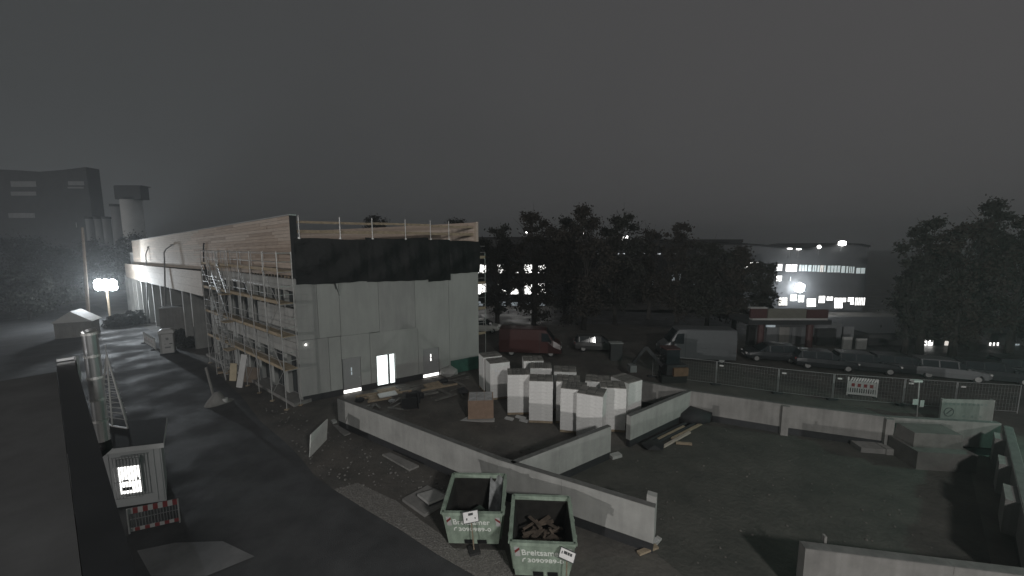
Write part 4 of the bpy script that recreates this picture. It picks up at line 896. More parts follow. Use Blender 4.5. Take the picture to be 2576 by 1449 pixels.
for (x0, y0, x1, y1) in ((2293, 1003, 2308, 1017), (2311, 1006, 2323, 1023)):
    a_, b_ = on(x0, y1, lb, Vector((1, 0, 0))), on(x1, y0, lb, Vector((1, 0, 0)))
    obj('plate', MB().box((lb.x + (a_[0] + b_[0]) / 2, lb.y - .05, (a_[1] + b_[1]) / 2), (b_[0] - a_[0], .02, b_[1] - a_[1])), M['white'], t)

# ------------------------------------------------------------------ vehicles
def wheel(root, x, y, r, wd, side):
    ty = obj('wheel', MB().tube((x, y - wd / 2, r), (x, y + wd / 2, r), r, 18), M['tyre'], root)
    obj('rim', MB().tube((x, y + side * wd / 2, r), (x, y + side * (wd / 2 + .012), r), r * .6, 12), M['galv'], ty)
def loft(secs, m, name, root):                     # sections: list of (x, [(y,z)...]) along the car
    mb = MB(); n = len(secs[0][1]); V = []
    for x, pr in secs: V += [(x, y, z) for y, z in pr]
    F = [(i * n + k, i * n + (k + 1) % n, (i + 1) * n + (k + 1) % n, (i + 1) * n + k) for i in range(len(secs) - 1) for k in range(n)]
    F += [tuple(range(n))[::-1], tuple(range((len(secs) - 1) * n, len(secs) * n))]
    return obj(name, mb.add(V, F), m, root, False)
def make_car(label, paint, group='parked cars beyond the site fence', estate=True):
    t = thing('parked_car', label, 'car', (0, 0, 0), group)
    def sec(x, hw, z0, z1, r=.12): return (x, [(-hw, z0), (-hw - .03, z0 + (z1 - z0) * .5), (-hw + .02, z1 - r * .5), (-hw + r, z1), (hw - r, z1), (hw - .02, z1 - r * .5), (hw + .03, z0 + (z1 - z0) * .5), (hw, z0)])
    loft([sec(-2.15, .66, .42, .78), sec(-2.05, .80, .30, .90), sec(-1.4, .86, .26, .95), sec(0, .87, .24, .95), sec(1.0, .86, .26, .93), sec(1.85, .80, .30, .80), sec(2.12, .64, .40, .66)], paint, 'body', t)
    xr = -2.0 if estate else -1.75
    def gs(x, hw, hw2, z0, z1): return (x, [(-hw, z0), (-hw2, z1), (hw2, z1), (hw, z0)])
    loft([gs(xr, .76, .72, .93, .97), gs(xr + .28, .78, .62, .93, 1.40), gs(-.2, .80, .64, .93, 1.46), gs(.35, .80, .63, .93, 1.42), gs(1.12, .78, .74, .93, .95)], M['glass'], 'window', t)
    loft([gs(xr + .25, .63, .60, 1.37, 1.43), gs(-.2, .66, .62, 1.42, 1.49), gs(.38, .65, .6, 1.39, 1.44)], paint, 'roof', t)
    for x in (xr + .30, -.75, .30):
        for s in (-1, 1): obj('pillar', MB().bar((x, s * .80, .94), (x + (.0 if x < .2 else -.02), s * .645, 1.41), .07, .03), paint, t)
    for s in (-1, 1):
        obj('headlight', MB().box((2.06, s * .55, .68), (.12, .26, .12)), M['white'], t); obj('tail_light', MB().box((-2.10, s * .62, .78), (.08, .16, .16)), M['red'], t)
        obj('mirror', MB().box((.72, s * .97, 1.0), (.14, .16, .1)), paint, t)
        for x in (-1.32, 1.32): wheel(t, x, s * .76, .31, .2, s)
    obj('number_plate', MB().box((2.13, 0, .46), (.02, .5, .11)), M['white'], t)
    return t
pm = lambda n, c: mat(n, c, .3, vary=.05, spec=.5)
def park(t, x, y, rz): t.location = G(x, y); t.rotation_euler.z = R(rz)
c_ = make_car('pale estate car parked at the right corner of the hall', pm('pale car paint', (.42, .41, .39))); park(c_, 1214, 834, -8)
c_ = make_car('silver car parked alone in the row beyond the mesh fence', pm('silver car paint', (.15, .155, .16))); park(c_, 2378, 950, -24)
c_ = make_car('dark car nearest the kiosk with one headlight glinting', pm('dark car paint', (.03, .033, .036))); park(c_, 1935, 905, 168)
obj('headlight', MB().box((2.13, .55, .70), (.03, .22, .12)), M['lampsmall'], c_)
for x, y, rz, lab in ((2070, 925, -20, 'dark car, first of the row right of the kiosk'), (2170, 932, -22, 'dark car, second of the row right of the kiosk'), (2265, 938, -22, 'dark car beside the silver one, on its left'), (2490, 956, -25, 'dark car beside the silver one, on its right'), (2580, 950, -25, 'dark car cut by the right edge of the picture')):
    k_ = dup(c_); k_['label'] = lab; park(k_, x, y, rz)
    for ch in [q_ for q_ in bpy.data.objects if q_.parent == k_ and q_.type == 'MESH' and q_.data.materials[0] == M['lampsmall']]: bpy.data.objects.remove(ch)
def make_van(label, paint, L, W, H, cab, group, name='parked_van'):
    t = thing(name, label, 'van', (0, 0, 0), group)
    h = W / 2
    def sec(x, z1, k=0.0): return (x, [(-h, .38), (-h, z1 * .62), (-h + .10 + k, z1 - .06), (-h + .28 + k, z1), (h - .28 - k, z1), (h - .10 - k, z1 - .06), (h, z1 * .62), (h, .38)])
    loft([sec(-L / 2, H), sec(L / 2 - cab - .2, H), sec(L / 2 - cab + .5, H * .98, .03), sec(L / 2 - .75, H * .62, .06), sec(L / 2 - .1, H * .46, .05), sec(L / 2, H * .36, .08)], paint, 'body', t)
    z0 = H * .57
    for s in (-1, 1):
        obj('side_window', MB().hexa([Vector((x, s * y, z)) for y in (h - .06, h + .008) for x, z in ((L / 2 - cab + .1, z0), (L / 2 - .95, z0), (L / 2 - 1.25, H * .86), (L / 2 - cab + .1, H * .88))]), M['glass'], t)
        obj('door_seam', MB().box((L / 2 - cab - .05, s * (h + .003), H * .5), (.03, .012, H * .7)), M['ink'], t)
        obj('headlight', MB().box((L / 2 - .06, s * (h - .3), H * .36), (.14, .3, .18)), M['white'], t); obj('tail_light', MB().box((-L / 2 - .01, s * (h - .12), H * .42), (.04, .14, .4)), M['red'], t)
        obj('mirror', MB().box((L / 2 - .95, s * (h + .15), H * .6), (.1, .2, .28)), M['black'], t)
        for x in (-L / 2 + 1.1, L / 2 - .95): wheel(t, x, s * (h - .14), .36, .24, s)
    obj('windscreen', MB().hexa([Vector((L / 2 - .62, -h + .2, z0 + .06)), Vector((L / 2 - .62, h - .2, z0 + .06)), Vector((L / 2 - .66, h - .2, z0 + .06)), Vector((L / 2 - .66, -h + .2, z0 + .06)), Vector((L / 2 - cab + .62, -h + .3, H * .93)), Vector((L / 2 - cab + .62, h - .3, H * .93)), Vector((L / 2 - cab + .58, h - .3, H * .93)), Vector((L / 2 - cab + .58, -h + .3, H * .93))]), M['glass'], t)
    obj('bumper', MB().box((L / 2 + .02, 0, .5), (.14, W * .9, .24)), M['black'], t)
    return t
v = make_van('dull red delivery van parked beyond the white block stacks', pm('red van paint', (.055, .022, .021)), 5.6, 2.0, 2.5, 1.9, 'vans beyond the stacks'); park(v, 1335, 890, -6)
v2 = make_van('pale high roofed van parked beyond the low walls before the trees', pm('pale van paint', (.10, .105, .11)), 6.0, 2.1, 2.9, 1.9, 'vans beyond the stacks'); park(v2, 1745, 905, 172)
c_ = make_car('dim grey car on the road between the red van and the pale van', pm('grey car paint', (.075, .075, .075))); park(c_, 1500, 880, -5)
# digger near the pale van, orange and dark
dg = G(1705, 968); t = thing('mini_digger', 'small dark digger with an orange counterweight beside the pale van', 'digger', dg)
for s in (-.5, .5): obj('track', MB().box((dg.x + s * .3, dg.y + s * 1.1 + 1, .28), (1.9, .35, .5), .1), M['tyre'], t)
hs = obj('housing', MB().box((dg.x, dg.y + 1, .95), (1.5, 1.2, .75), .1), M['bitumen'], t)
obj('counterweight', MB().box((dg.x + .3, dg.y + .32, .85), (1.1, .2, .6), .1), mat('dull orange', (.17, .10, .06), .6), t)
cb = obj('cab', MB().box((dg.x - .2, dg.y + 1.1, 1.85), (1.0, 1.0, 1.1), .1), M['glass'], t); obj('cab_roof', MB().box((dg.x - .2, dg.y + 1.1, 2.44), (1.1, 1.1, .08), .1), M['darkred'], t)
obj('boom', MB().bar((dg.x - .8, dg.y + 1, 1.1), (dg.x - 2.0, dg.y + 1.1, 2.5), .2, .25).bar((dg.x - 2.0, dg.y + 1.1, 2.5), (dg.x - 2.9, dg.y + 1.2, 1.2), .18, .2), M['bitumen'], t)
obj('bucket', MB().box((dg.x - 2.95, dg.y + 1.2, .85), (.5, .6, .5), .1), M['frame'], t)
# grated cabinet by the stacks
cbp = G(1548, 905); t = thing('electric_cabinet', 'small grey cabinet with a pale top beyond the white stacks', 'cabinet', cbp)
obj('cabinet', MB().box((cbp.x, cbp.y, .75), (1.0, .6, 1.5)), M['darkwall'], t); obj('cabinet_top', MB().box((cbp.x, cbp.y, 1.54), (1.15, .7, .07)), M['panel2'], t)

# ------------------------------------------------------------------ far buildings
def px_slab(x0, y0, x1, y1, Y, dep=.06):
    a, b = at(x0, y1, Y), at(x1, y0, Y); return MB().hexa([Vector((a.x, Y, a.z)), Vector((b.x, Y, a.z)), Vector((b.x, Y + dep, a.z)), Vector((a.x, Y + dep, a.z)), Vector((a.x, Y, b.z)), Vector((b.x, Y, b.z)), Vector((b.x, Y + dep, b.z)), Vector((a.x, Y + dep, b.z))])
def body(x0, x1, ytop, Y, dep, m, parent, name='wall'):
    a, b = at(x0, ytop, Y), at(x1, ytop, Y); return obj(name, MB().hexa([Vector((a.x, Y, 0)), Vector((b.x, Y, 0)), Vector((b.x, Y + dep, 0)), Vector((a.x, Y + dep, 0)), Vector((a.x, Y, a.z)), Vector((b.x, Y, b.z)), Vector((b.x, Y + dep, b.z)), Vector((a.x, Y + dep, a.z))]), m, parent)
def window(parent, x0, y0, x1, y1, Y, m, nx=1, ny=1, fm='frame'):
    f = obj('window', px_slab(x0 - .8, y0 - .8, x1 + .8, y1 + .8, Y - .05, .04), M[fm], parent)
    for i in range(nx):
        for j in range(ny):
            xa, xb = x0 + (x1 - x0) * i / nx, x0 + (x1 - x0) * (i + 1) / nx; ya, yb = y0 + (y1 - y0) * j / ny, y0 + (y1 - y0) * (j + 1) / ny
            g = .35; obj('pane', px_slab(xa + (g if i else 0), ya + (g if j else 0), xb - (g if i < nx - 1 else 0), yb - (g if j < ny - 1 else 0), Y - .08, .025), M[m], f)
# office block behind the trees
Y1 = 62
ob = thing('office_block', 'dark office block with three rows of lit windows behind the trees', 'building', at(1290, 800, Y1) * Vector((1, 1, 0)) if False else Vector((0, Y1, 0)))
body(1150, 1384, 600, Y1, 12, M['darkwall'], ob); obj('roof_edge', px_slab(1148, 596, 1386, 600, Y1 - .3, 12.5), M['bitumen'], ob)
for x0, x1 in ((1203, 1222), (1252, 1274), (1285, 1304), (1319, 1338), (1353, 1373)):
    window(ob, x0, 666, x1, 687, Y1, 'lit', 2); window(ob, x0, 713, x1, 740, Y1, 'lit', 2, 2); window(ob, x0 + 1, 758 + (x0 - 1203) * .03, x1 - 2, 781 + (x0 - 1203) * .04, Y1, 'litdim', 1)
# long hall with a lit strip under the roof
Y2 = 70
lh = thing('long_hall', 'long low dark hall with a broken strip of lights under its roof', 'building', (12, Y2, 0))
body(1384.5, 1868, 606, Y2, 14, M['darkwall'], lh); obj('roof_edge', px_slab(1380, 602, 1870, 609, Y2 - .6, 15), M['bitumen'], lh)
obj('lower_wall', px_slab(1384, 715, 1550, 830, Y2 - 1.2, 1.0), M['greywall'], lh)
for x0, x1 in ((1495, 1507), (1555, 1562), (1566, 1580), (1584, 1600), (1612, 1622), (1634, 1646), (1655, 1662), (1668, 1680), (1690, 1700)):
    obj('strip_light', px_slab(x0, 637, x1, 640, Y2 - .66, .05), M['stripglow'], lh)
for x0, x1 in ((1556, 1574), (1577, 1598), (1601, 1622)): window(lh, x0, 757, x1, 788, Y2, 'litcool', 2, 2)
for x0, y0, x1, y1 in ((1640, 700, 1660, 716), (1690, 690, 1712, 708), (1745, 700, 1765, 716), (1790, 690, 1806, 704)): window(lh, x0, y0, x1, y1, Y2, 'litdim', 2)
window(lh, 1640, 795, 1700, 803, Y2, 'litdim', 3); window(lh, 1560, 795, 1625, 803, Y2, 'litdim', 3); window(lh, 1760, 795, 1830, 803, Y2, 'litdim', 3)
for x, y, lab in ((1325.5, 583, 'round lit lamp above the roofs behind the first big tree'), (1467.5, 590, 'round lit lamp above the roofs among the tallest trees'), (1566, 598, 'left lamp of the lit pair above the long hall'), (1577, 597, 'right lamp of the lit pair above the long hall')):
    p = at(x, y, Y2 - 3); t = thing('roof_lamp', lab, 'lamp', (p.x, p.y, p.z), 'lamps above the far roofs')
    obj('lamp_globe', MB().add(*ico(.30, p, jit=0)), M['lampsmall'], t, True); obj('mast', MB().tube((p.x, p.y + .1, 0), (p.x, p.y + .1, p.z - .2), .07, 6), M['frame'], t)
# pale building on the right with the bright flood lamp
Y3 = 56
pb3 = thing('works_building', 'pale works building with a wavy roofline, lit windows and a bright flood lamp', 'building', (44, Y3, 0))
RL = ((1868, 616), (1920, 620), (1985, 627), (2030, 629), (2080, 622), (2125, 616), (2165, 618), (2186, 622))
pts = [at(x, y, Y3) for x, y in RL]
mb = MB(); mb.prism([Vector((pts[0].x, Y3, 0))] + [Vector((p.x, Y3, p.z)) for p in pts] + [Vector((pts[-1].x, Y3, 0))], (0, 14, 0)); obj('wall', mb, M['dimwall'], pb3)
for a_, b_ in zip(pts, pts[1:]): obj('roof_edge', MB().hexa([Vector((p.x, y_, p.z + z_)) for z_ in (.003, .28) for p, y_ in ((a_, Y3 - .25), (b_, Y3 - .25), (b_, Y3 + 14), (a_, Y3 + 14))]), M['bitumen'], pb3)
for x0, x1 in ((1855, 1864), (1871, 1881), (1887, 1898), (1900, 1909)): window(pb3 if x0 > 1868 else lh, x0, 660, x1, 674, Y3 if x0 > 1868 else Y2, 'lit')
def zw(a, b): return 1932 + .09896 * a, 644 + .09896 * b
for (a0, b0_, a1, b1_), m, nx, ny in (((220, 208, 365, 370), 'lit', 1, 1), ((450, 215, 742, 388), 'lit', 2, 1), ((790, 225, 1000, 385), 'lithalf', 3, 1), ((1018, 230, 1112, 392), 'lithalf', 1, 1), ((1132, 232, 1240, 395), 'lithalf', 2, 1), ((1255, 236, 1318, 400), 'lithalf', 1, 1), ((1328, 238, 1410, 405), 'litwarm', 2, 1), ((1420, 240, 1476, 408), 'lithalf', 1, 1),
                           ((1512, 245, 1842, 415), 'lithalf', 4, 1), ((1862, 255, 1965, 425), 'lithalf', 1, 1), ((1985, 260, 2045, 432), 'lithalf', 1, 1), ((2060, 268, 2140, 436), 'lithalf', 2, 1), ((2150, 272, 2202, 440), 'lithalf', 1, 1), ((2242, 305, 2474, 445), 'lithalf', 2, 1),
                           ((212, 505, 354, 638), 'lit', 1, 1), ((556, 530, 585, 630), 'litdim', 1, 1), ((272, 1060, 490, 1255), 'litwarm', 3, 4), ((565, 990, 726, 1138), 'lit', 1, 1), ((770, 1003, 918, 1170), 'lit', 2, 1), ((990, 1085, 1218, 1288), 'lit', 3, 3), ((1288, 1018, 1455, 1192), 'lit', 1, 1), ((1495, 1036, 1652, 1132), 'lit', 2, 1), ((1690, 1066, 1985, 1168), 'lit', 3, 2), ((1690, 1172, 1895, 1325), 'lit', 3, 3), ((2030, 1055, 2185, 1160), 'lit', 2, 1), ((2092, 1165, 2185, 1232), 'lit', 1, 1), ((2212, 1060, 2470, 1250), 'lit', 6, 1)):
    x0, y0 = zw(a0, b0_); x1, y1 = zw(a1, b1_); window(pb3, x0, y0, x1, y1, Y3, m, nx, ny)
fp = at(2009.5, 723.5, Y3 - .9)
fh = obj('flood_lamp', MB().box((fp.x, fp.y, fp.z), (.55, .25, .45)), M['black'], pb3)
obj('lamp_lens', MB().add(*ico(.8, fp + Vector((0, -.2, 0)), (1, .5, 1), 0)), M['lamp'], fh, True); obj('bracket', MB().bar(fp, fp + Vector((0, 1, .1)), .06, .06), M['frame'], fh)
def lamp(name, loc, power, color, r=.25, parent=None):
    l = bpy.data.lights.new(name, 'POINT'); l.energy = power; l.color = color; l.shadow_soft_size = r
    o = bpy.data.objects.new(name, l); col.objects.link(o); o.location = loc; return o
lamp('flood_light', fp + Vector((0, -1.0, 0)), 650, (.88, .94, 1.0), .2)
for x, y, r_, lab in ((2118.8, 612, .5, 'bright lamp on the wavy roof of the works building'), (2060.8, 621, .28, 'small lamp on the low part of the wavy roof'), (1987, 625.5, .3, 'left of two flat lit skylights on the wavy roof'), (2009.6, 627, .3, 'right of two flat lit skylights on the wavy roof')):
    p = at(x, y, Y3 - .5); t = thing('roof_lamp', lab, 'lamp', p, 'lamps above the far roofs')
    sq = (1.4, .6, .9) if r_ > .4 else ((1, 1, 1) if x > 2050 else (1.5, .6, .35))
    obj('lamp_globe', MB().add(*ico(r_, p, sq, 0)), M['lampsmall'], t, True); obj('stand', MB().tube(p + Vector((0, .1, -1.2)), p + Vector((0, .1, -r_ * .3)), .06, 6), M['frame'], t)
# kiosk with a red and cream sign band
Y4 = 36
ki = thing('kiosk', 'low kiosk with a canopy, red columns and a red and cream sign band', 'kiosk', (26, Y4, 0))
obj('back_wall', px_slab(1900, 812, 2120, 888, Y4 + 1.5, .3), M['dimwall'], ki)
for x0, x1, m in ((1925, 1955, 'greywall'), (1957, 1987, 'darkconcrete'), (1989, 2020, 'greywall'), (2045, 2082, 'greywall'), (2118, 2150, 'greywall')): obj('wall_panel', px_slab(x0, 822, x1, 884, Y4 + 1.38, .1), M[m], ki)
obj('canopy', px_slab(1883, 806, 2093, 817, Y4 - 1.5, 3.2), M['bitumen'], ki); obj('canopy_edge', px_slab(1893, 801, 2083, 805.5, Y4 - 1.5, .5), M['panel2'], ki)
obj('sign_band', px_slab(1888, 777, 1931, 800.5, Y4 - 1.4, .2), M['darkred'], ki); cs = obj('sign_band', px_slab(1931.3, 777, 2029.7, 800.5, Y4 - 1.4, .2), M['cream'], ki); obj('sign_band', px_slab(2030, 779, 2085, 800.5, Y4 - 1.4, .2), M['darkred'], ki)
obj('sign_cap', px_slab(1888, 773, 1931, 776.5, Y4 - 1.5, .4), M['panel2'], ki)
a_, b_ = at(1945, 796, Y4 - 1.41), at(2018, 796, Y4 - 1.41)
lettering('YAMUZAM', .5, a_, (1, 0, 0), (0, 0, 1), mat('sign print', (.11, .11, .095), .8), cs, width=(b_ - a_).x)
for x in (1910, 2032): 
    p = at(x, 885, Y4 - 1.2); obj('column', MB().tube((p.x, Y4 - 1.2, 0), (p.x, Y4 - 1.2, at(x, 808, Y4 - 1.2).z), .28, 12), M['darkred'], ki)
obj('lit_sign', px_slab(1928, 818, 1951, 823, Y4 + 1.2, .1), M['litdim'], ki)
obj('dark_door', px_slab(2052, 828, 2105, 886, Y4 + .9, .4), M['dark'], ki); obj('dark_door', px_slab(1880, 820, 1902, 886, Y4 + .9, .4), M['dark'], ki)
for x0, x1, y0, lab in ((2118, 2145, 848, 'pale upright panel right of the kiosk'), (2152, 2182, 852, 'second pale upright panel right of the kiosk')):
    tag(obj('fence_board', px_slab(x0, y0, x1, 896, Y4 - .5, .15), M['panel2']), lab, 'panel')
# low building at the right under the trees
Y5 = 37
lb5 = thing('low_building', 'low dark building with four lit windows under the right hand trees', 'building', (48, Y5, 0))
body(2186, 2640, 842, Y5, 8, M['darkwall'], lb5); obj('roof_edge', px_slab(2184, 838, 2642, 842.5, Y5 - .3, 8.6), M['bitumen'], lb5)
for x0, y0, x1, y1, m, n in ((2318, 854, 2348, 876, 'lit', 2), (2375, 858, 2388, 878, 'litwarm', 1), (2393, 858, 2403, 878, 'litwarm', 1), (2487, 862, 2494, 884, 'lit', 1), (2496.5, 862, 2503, 884, 'lit', 1), (2506, 862, 2513, 884, 'lit', 1), (2538, 865, 2549, 885, 'litdim', 1), (2552, 865, 2565, 885, 'litdim', 1)): window(lb5, x0, y0, x1, y1, Y5, m, n)
obj('upper_shed', px_slab(2415, 785, 2450, 838, Y5 + 2, 3), M['darkwall'], lb5)
tag(obj('earth_bank', MB().prism([at(1150, 788, 55), at(1384, 800, 55), at(1620, 820, 55), at(1860, 830, 55), Vector((at(1860, 830, 55).x, 55, 0)), Vector((at(1150, 788, 55).x, 55, 0))], (0, 3, 0)), M['bitumen']), 'low dark bank wall running below the office block and the trees', 'wall')
# factory and silos far left
Y6 = 95
fc = thing('factory', 'hazy dark factory block at the far left edge with faint window bands', 'building', (-120, Y6, 0))
mb = MB(); pr = [at(x, y, Y6) for x, y in ((-60, 424), (40, 428), (100, 432), (160, 427), (216, 420))]
mb.prism([Vector((pr[0].x, Y6, 0))] + [Vector((p.x, Y6, p.z)) for p in pr] + [Vector((pr[-1].x, Y6, 0))], (0, 3, 0)); obj('wall', mb, M['darkwall'], fc)
for x0, y0, x1, y1 in ((28, 676 - 220, 90, 470), (28, 482, 90, 492), (172, 456, 228 - 18, 466), (170, 470, 210, 474), (22, 536, 86, 548)): 
    obj('window_band', px_slab(x0, y0, x1, y1, Y6 - .1, .08), M['silo'], fc)
for x0, x1, yt in ((218, 236, 551), (240, 256, 551), (260, 276, 551), (282, 306, 520), (308, 350, 503)):
    t = thing('silo', {218: 'leftmost hazy concrete silo beside the factory', 240: 'second hazy concrete silo from the factory', 260: 'third hazy concrete silo from the factory', 282: 'taller hazy silo left of the palest one', 308: 'palest and widest silo below the dark headhouse'}[x0], 'silo', (0, 110, 0), 'silos far left')
    a_, b_ = at(x0, yt, 85), at(x1, yt, 85); cx = (a_.x + b_.x) / 2; obj('shaft', MB().tube((cx, 85, 0), (cx, 85, a_.z), (b_.x - a_.x) / 2, 20), mat('pale silo', (.55, .55, .54), .9, vary=.1, scale=.4) if x0 == 308 else M['silo'], t, True)
    obj('cap', MB().tube((cx, 85, a_.z), (cx, 85, a_.z + .5), (b_.x - a_.x) / 2 + .15, 20), M['bitumen'], t)
t = thing('headhouse', 'dark boxy headhouse perched above the palest silo', 'building', (0, 110, 0))
obj('house', px_slab(289, 468, 351, 501, 84, 2), M['bitumen'], t); obj('ledge', px_slab(287, 466, 353, 468, 83.8, 2.4), M['bitumen'], t)

# ------------------------------------------------------------------ flood lamp at the far left, its mast and lit things
fp2 = at(268, 722, 50)
mp_ = at(208, 655, 47)
t = thing('flood_mast', 'timber mast with bright flood lamps at the far end of the hall', 'flood light mast', (fp2.x, fp2.y, 0))
obj('mast', MB().tube((fp2.x, fp2.y, 0), (fp2.x, fp2.y, fp2.z + .6), .12, 8), M['wood'], t)
for i, (dx, dz) in enumerate(((-.9, 0), (0, 0), (.9, 0), (-.9, .6), (0, .6), (.9, .6))):
    h_ = obj('lamp_head', MB().box((fp2.x + dx, fp2.y, fp2.z + dz), (.8, .3, .45), .9), M['black'], t)
    obj('lens', MB().add(*ico(.66, fp2 + Vector((dx + .12, -.18, dz)), (1, .6, .8), 0)), M['lamp'], h_, True)
def spot(name, loc, aim, power, color, cone, r=.3):
    l = bpy.data.lights.new(name, 'SPOT'); l.energy = power; l.color = color; l.shadow_soft_size = r; l.spot_size = R(cone); l.spot_blend = .6
    o = bpy.data.objects.new(name, l); col.objects.link(o); o.location = loc; o.rotation_euler = (Vector(aim) - Vector(loc)).to_track_quat('-Z', 'Y').to_euler(); return o
spot('mast_light', fp2 + Vector((.6, -1.2, .3)), LP(38, 9.0, .5), 8000, (.86, .94, 1.0), 110)
lamp('mast_glow', fp2 + Vector((.3, -1.6, .4)), 2000, (.86, .94, 1.0), .4)
p0 = at(208, 690, 47)
t = thing('telegraph_pole', 'brown timber pole rising above the glare at the far left', 'pole', (p0.x, 47, 0))
obj('pole', MB().tube((p0.x, 47, 0), (at(207, 572, 47).x, 47, at(207, 572, 47).z), .17, 8, .12), mat('pole wood', (.26, .21, .17), .9), t)
obj('pole_tip', MB().tube((p0.x, 47, at(207, 572, 47).z), (p0.x, 47, at(207, 560, 47).z), .03, 6), M['galv'], t)
q = at(172, 850, 40)
t = thing('work_tent', 'small pale pitched work tent catching the glare of the flood mast', 'tent', (q.x, 41, 0))
def TP(u, v, z): c_, s_ = math.cos(.5), math.sin(.5); return Vector((q.x + u * c_ - v * s_, 41 + u * s_ + v * c_, z))
obj('tent_walls', MB().hexa([TP(-1.4, -1, 0), TP(1.4, -1, 0), TP(1.4, 1, 0), TP(-1.4, 1, 0), TP(-1.4, -1, 1.7), TP(1.4, -1, 1.7), TP(1.4, 1, 1.7), TP(-1.4, 1, 1.7)]), M['darkconcrete'], t)
obj('tent_roof', MB().prism([TP(-1.6, -1.15, 1.705), TP(1.6, -1.15, 1.705), TP(0, -1.15, 2.9)], TP(0, 1.15, 0) - TP(0, -1.15, 0)), M['white'], t)
def street_lamp(label, px, base_y, top, arm):
    b = G(px, base_y); d = Vector((1, 0, 0)); s, z = on(*top, b, d); s2, z2 = on(*arm, b, d)
    t = thing('street_lamp', label, 'street lamp', b, 'unlit curved street lamps before the hall')
    obj('post', MB().tube(b, (b.x + s, b.y, z - .6), .085, 8, .06), M['frame'], t)
    k = Vector((b.x + s, b.y, z - .6)); e = Vector((b.x + s2, b.y, z2)); m1 = Vector((b.x + s, b.y, z))
    pts = [k, k.lerp(m1, .7), m1.lerp(e, .25) + Vector((0, 0, .05)), e]
    mb = MB()
    for p, q_ in zip(pts, pts[1:]): mb.tube(p, q_, .055, 6)
    obj('arm', mb, M['frame'], t); obj('lamp_head', MB().box((e.x + .25, e.y, e.z), (.75, .25, .14)), M['frame'], t)
street_lamp('unlit curved street lamp nearest the scaffold along the hall', 418, 850, (412, 632), (434, 616))
street_lamp('unlit curved street lamp farther along towards the flood mast', 372, 814, (366, 640), (374, 622))
cb_ = obj('hanging_cable', MB().tube(LP(17.2, 10.0, .16), LP(17.4, 8.6, .2), .05, 6).tube(LP(17.4, 8.6, .2), LP(16.8, 7.9, .25), .06, 6).tube(LP(16.8, 7.9, .25), LP(16.6, 5.0, .2), .07, 6).tube(LP(17.2, 10.0, .16), LP(17.0, 10.15, .16), .05, 6), M['black'])
tag(cb_, 'thick black cable hanging down the board wall at the scaffold end', 'cable')
# dark machines near the flood lamp
rn = random.Random(21)
for x, y, r_, lab in ((300, 820, 1.5, 'dark bush nearest the flood mast glare'), (335, 815, 1.7, 'dark bush in front of the bright columns'), (362, 800, 1.2, 'low dark bush left of the grey cabinet'), (455, 855, 1.1, 'dark bush right of the portable toilet'), (478, 872, .9, 'low dark bush at the foot of the last column')):
    p = G(x, y); t = thing('bush', lab, 'bush', p, 'dark bushes along the hall')
    n = 700; c0 = np.random.RandomState(int(x)); dirs = c0.randn(n, 3); dirs /= np.linalg.norm(dirs, axis=1)[:, None]; dirs[:, 2] = np.abs(dirs[:, 2])
    rad = c0.rand(n) ** .5 * r_; P = dirs * rad[:, None] + np.array([p.x, p.y, .05]); mb = MB()
    for q_ in P:
        u = Vector(c0.randn(3)).normalized() * .13; v_ = Vector(c0.randn(3)).normalized() * .13; q_ = Vector(q_); mb.add([q_ - u - v_, q_ + u - v_, q_ + u + v_, q_ - u + v_], [(0, 1, 2, 3)])
    obj('leaves', mb, M['leaf'], t)
    for k in range(4): obj('stem', MB().tube(p, p + Vector((rn.uniform(-.6, .6) * r_, rn.uniform(-.5, .5) * r_, r_ * .7)), .03, 5, .01), M['bark'], t)

